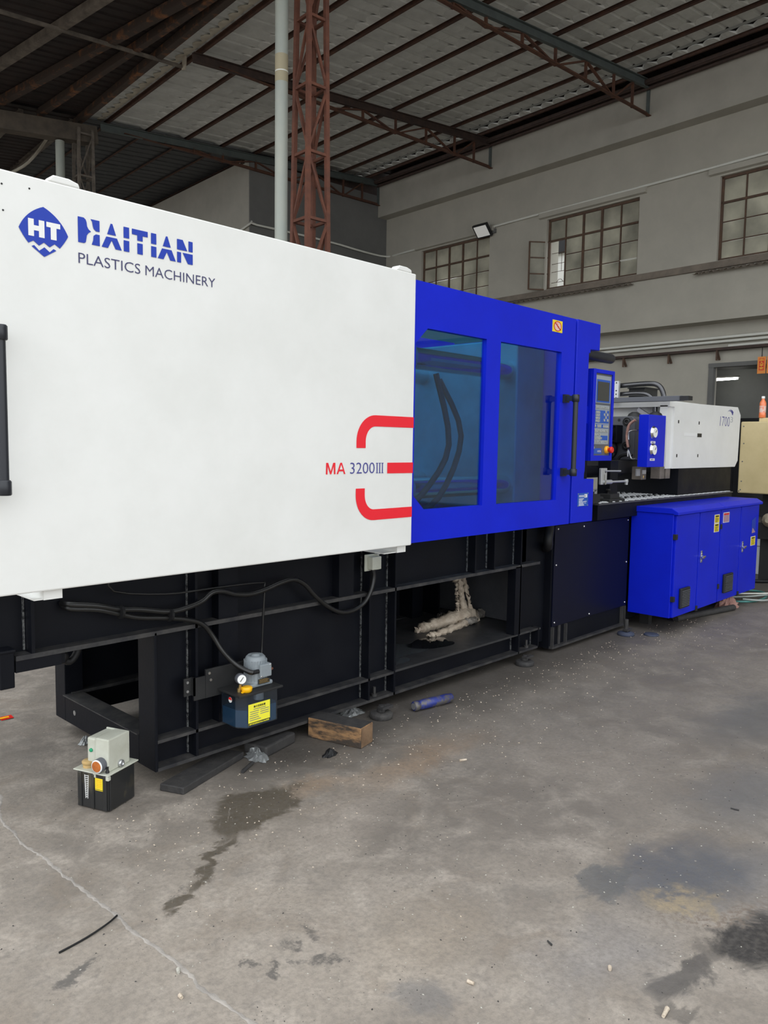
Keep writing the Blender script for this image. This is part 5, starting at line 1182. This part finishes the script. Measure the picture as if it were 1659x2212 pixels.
b = MB(); b.lathe((8.80,2.835,1.7355+.203),(0,0,1),[(.017,0),(.0175,.018),(.015,.024)],16); b.build('cap', 'print_white', bt)
tag(crumple(7.25,2.88,.10,.08,.16,7,21,z=1.0).build('plastic_bag', 'bag_plastic'), 'crumpled clear plastic bag on the plate behind the cabinet', 'bag')
# litter on the floor
b = MB(); b.add([(1.435,4.007,.002),(1.486,3.999,.004),(1.48,3.949,.004),(1.421,3.952,.002)], [(0,1,2,3)])
pw = thing('paper_wrapper', (1.455,3.977,0), 'small red and yellow paper wrapper on the floor at left edge', 'wrapper')
b.build('wrapper', 'red_plastic', pw)
b = MB(); b.add([(1.42,3.992,.005),(1.468,3.986,.006),(1.464,3.962,.006),(1.415,3.966,.005)], [(0,1,2,3)]); b.build('wrapper_print', 'orange_yellow', pw)
b = MB(); b.tube([(.856,2.013,.003),(.907,2.018,.003),(.957,2.025,.004),(1.012,2.038,.006),(1.048,2.057,.004)], .0028, 6, 4); tag(b.build('bent_wire', 'rubber'), 'thin bent black wire on the floor beside the crack', 'wire')
tag(crumple(1.585,3.385,.035,.02,.03,4,31).build('scrap_piece', 'foil'), 'dark and silver scrap on the floor behind the floor pump', 'scrap')
tag(crumple(2.30,2.50,.04,.025,.025,4,33).build('black_rag', 'rubber'), 'small black rag in front of the wooden block', 'rag')
b = MB(); b.tube([(1.905,2.615,.008),(1.99,2.66,.008)], .008, 8, 1); tag(b.build('short_pipe', 'iron_dust'), 'short dark pipe piece beside the flat steel plate', 'pipe')
for k, ((x, y), l, mt) in enumerate((((2.681,2.041),.034,'white rectangular chip below the rusty smear'), ((1.555,1.141),.018,'cream rounded chip low in the picture'), ((1.81,.731),.035,'pale short stub at the bottom right'), ((1.863,.908),.012,'small white crumb left of the wet stain'), ((1.044,1.718),.014,'small grey stone beside the crack'), ((.997,1.63),.012,'small pale stone below the crack'), ((3.065,1.006),.03,'small dark screw on the damp floor at right'), ((1.842,1.081),.02,'tiny nail on the floor in the foreground'))):
    b = MB(); a = random.uniform(0,3); d = Vector((math.cos(a),math.sin(a),0))*l/2; c_ = Vector((x,y,.004)); b.ring(c_-d, c_+d, .0045 if k not in (6,7) else .003, .006 if k not in (6,7) else .0022, 7)
    tag(b.build('floor_chip', ('purge','purge','purge','purge','plaster_light','purge','iron_dust','iron_dust')[k]), mt, 'chip', 'small chips on the floor')
def debris(n, seed, mt, fn, r0, r1, name, label):
    r = random.Random(seed); b = MB()
    for _ in range(n):
        x, y = fn(r); s_ = r.uniform(r0, r1); a = r.uniform(0, 6.3); q = [(x+s_*math.cos(a+t)*(1 if i % 2 else .6), y+s_*math.sin(a+t)*(1 if i % 2 else .6)) for i, t in enumerate((0,1.6,3.2,4.7))]
        b.add([(*p, .0005) for p in q]+[(x,y,s_*.7)], [(0,1,4),(1,2,4),(2,3,4),(3,0,4),(3,2,1,0)])
    tag(b.build(name, mt), label, 'debris', None, 'stuff')
debris(900, 1, 'purge', lambda r: (r.uniform(1.2,6.5), 2.62-abs(r.gauss(0,.35))), .0012, .0058, 'plastic_crumbs', 'pale plastic crumbs scattered on the floor along the machine')
debris(700, 2, 'iron_dust', lambda r: (r.uniform(.6,4), r.uniform(.6,3.2)), .001, .004, 'dark_grit', 'dark grit scattered over the concrete floor')
debris(600, 3, 'plaster_light', lambda r: (r.uniform(.7,3.8), r.uniform(.6,2.6)), .001, .0042, 'pale_grit', 'pale grit scattered over the concrete floor')
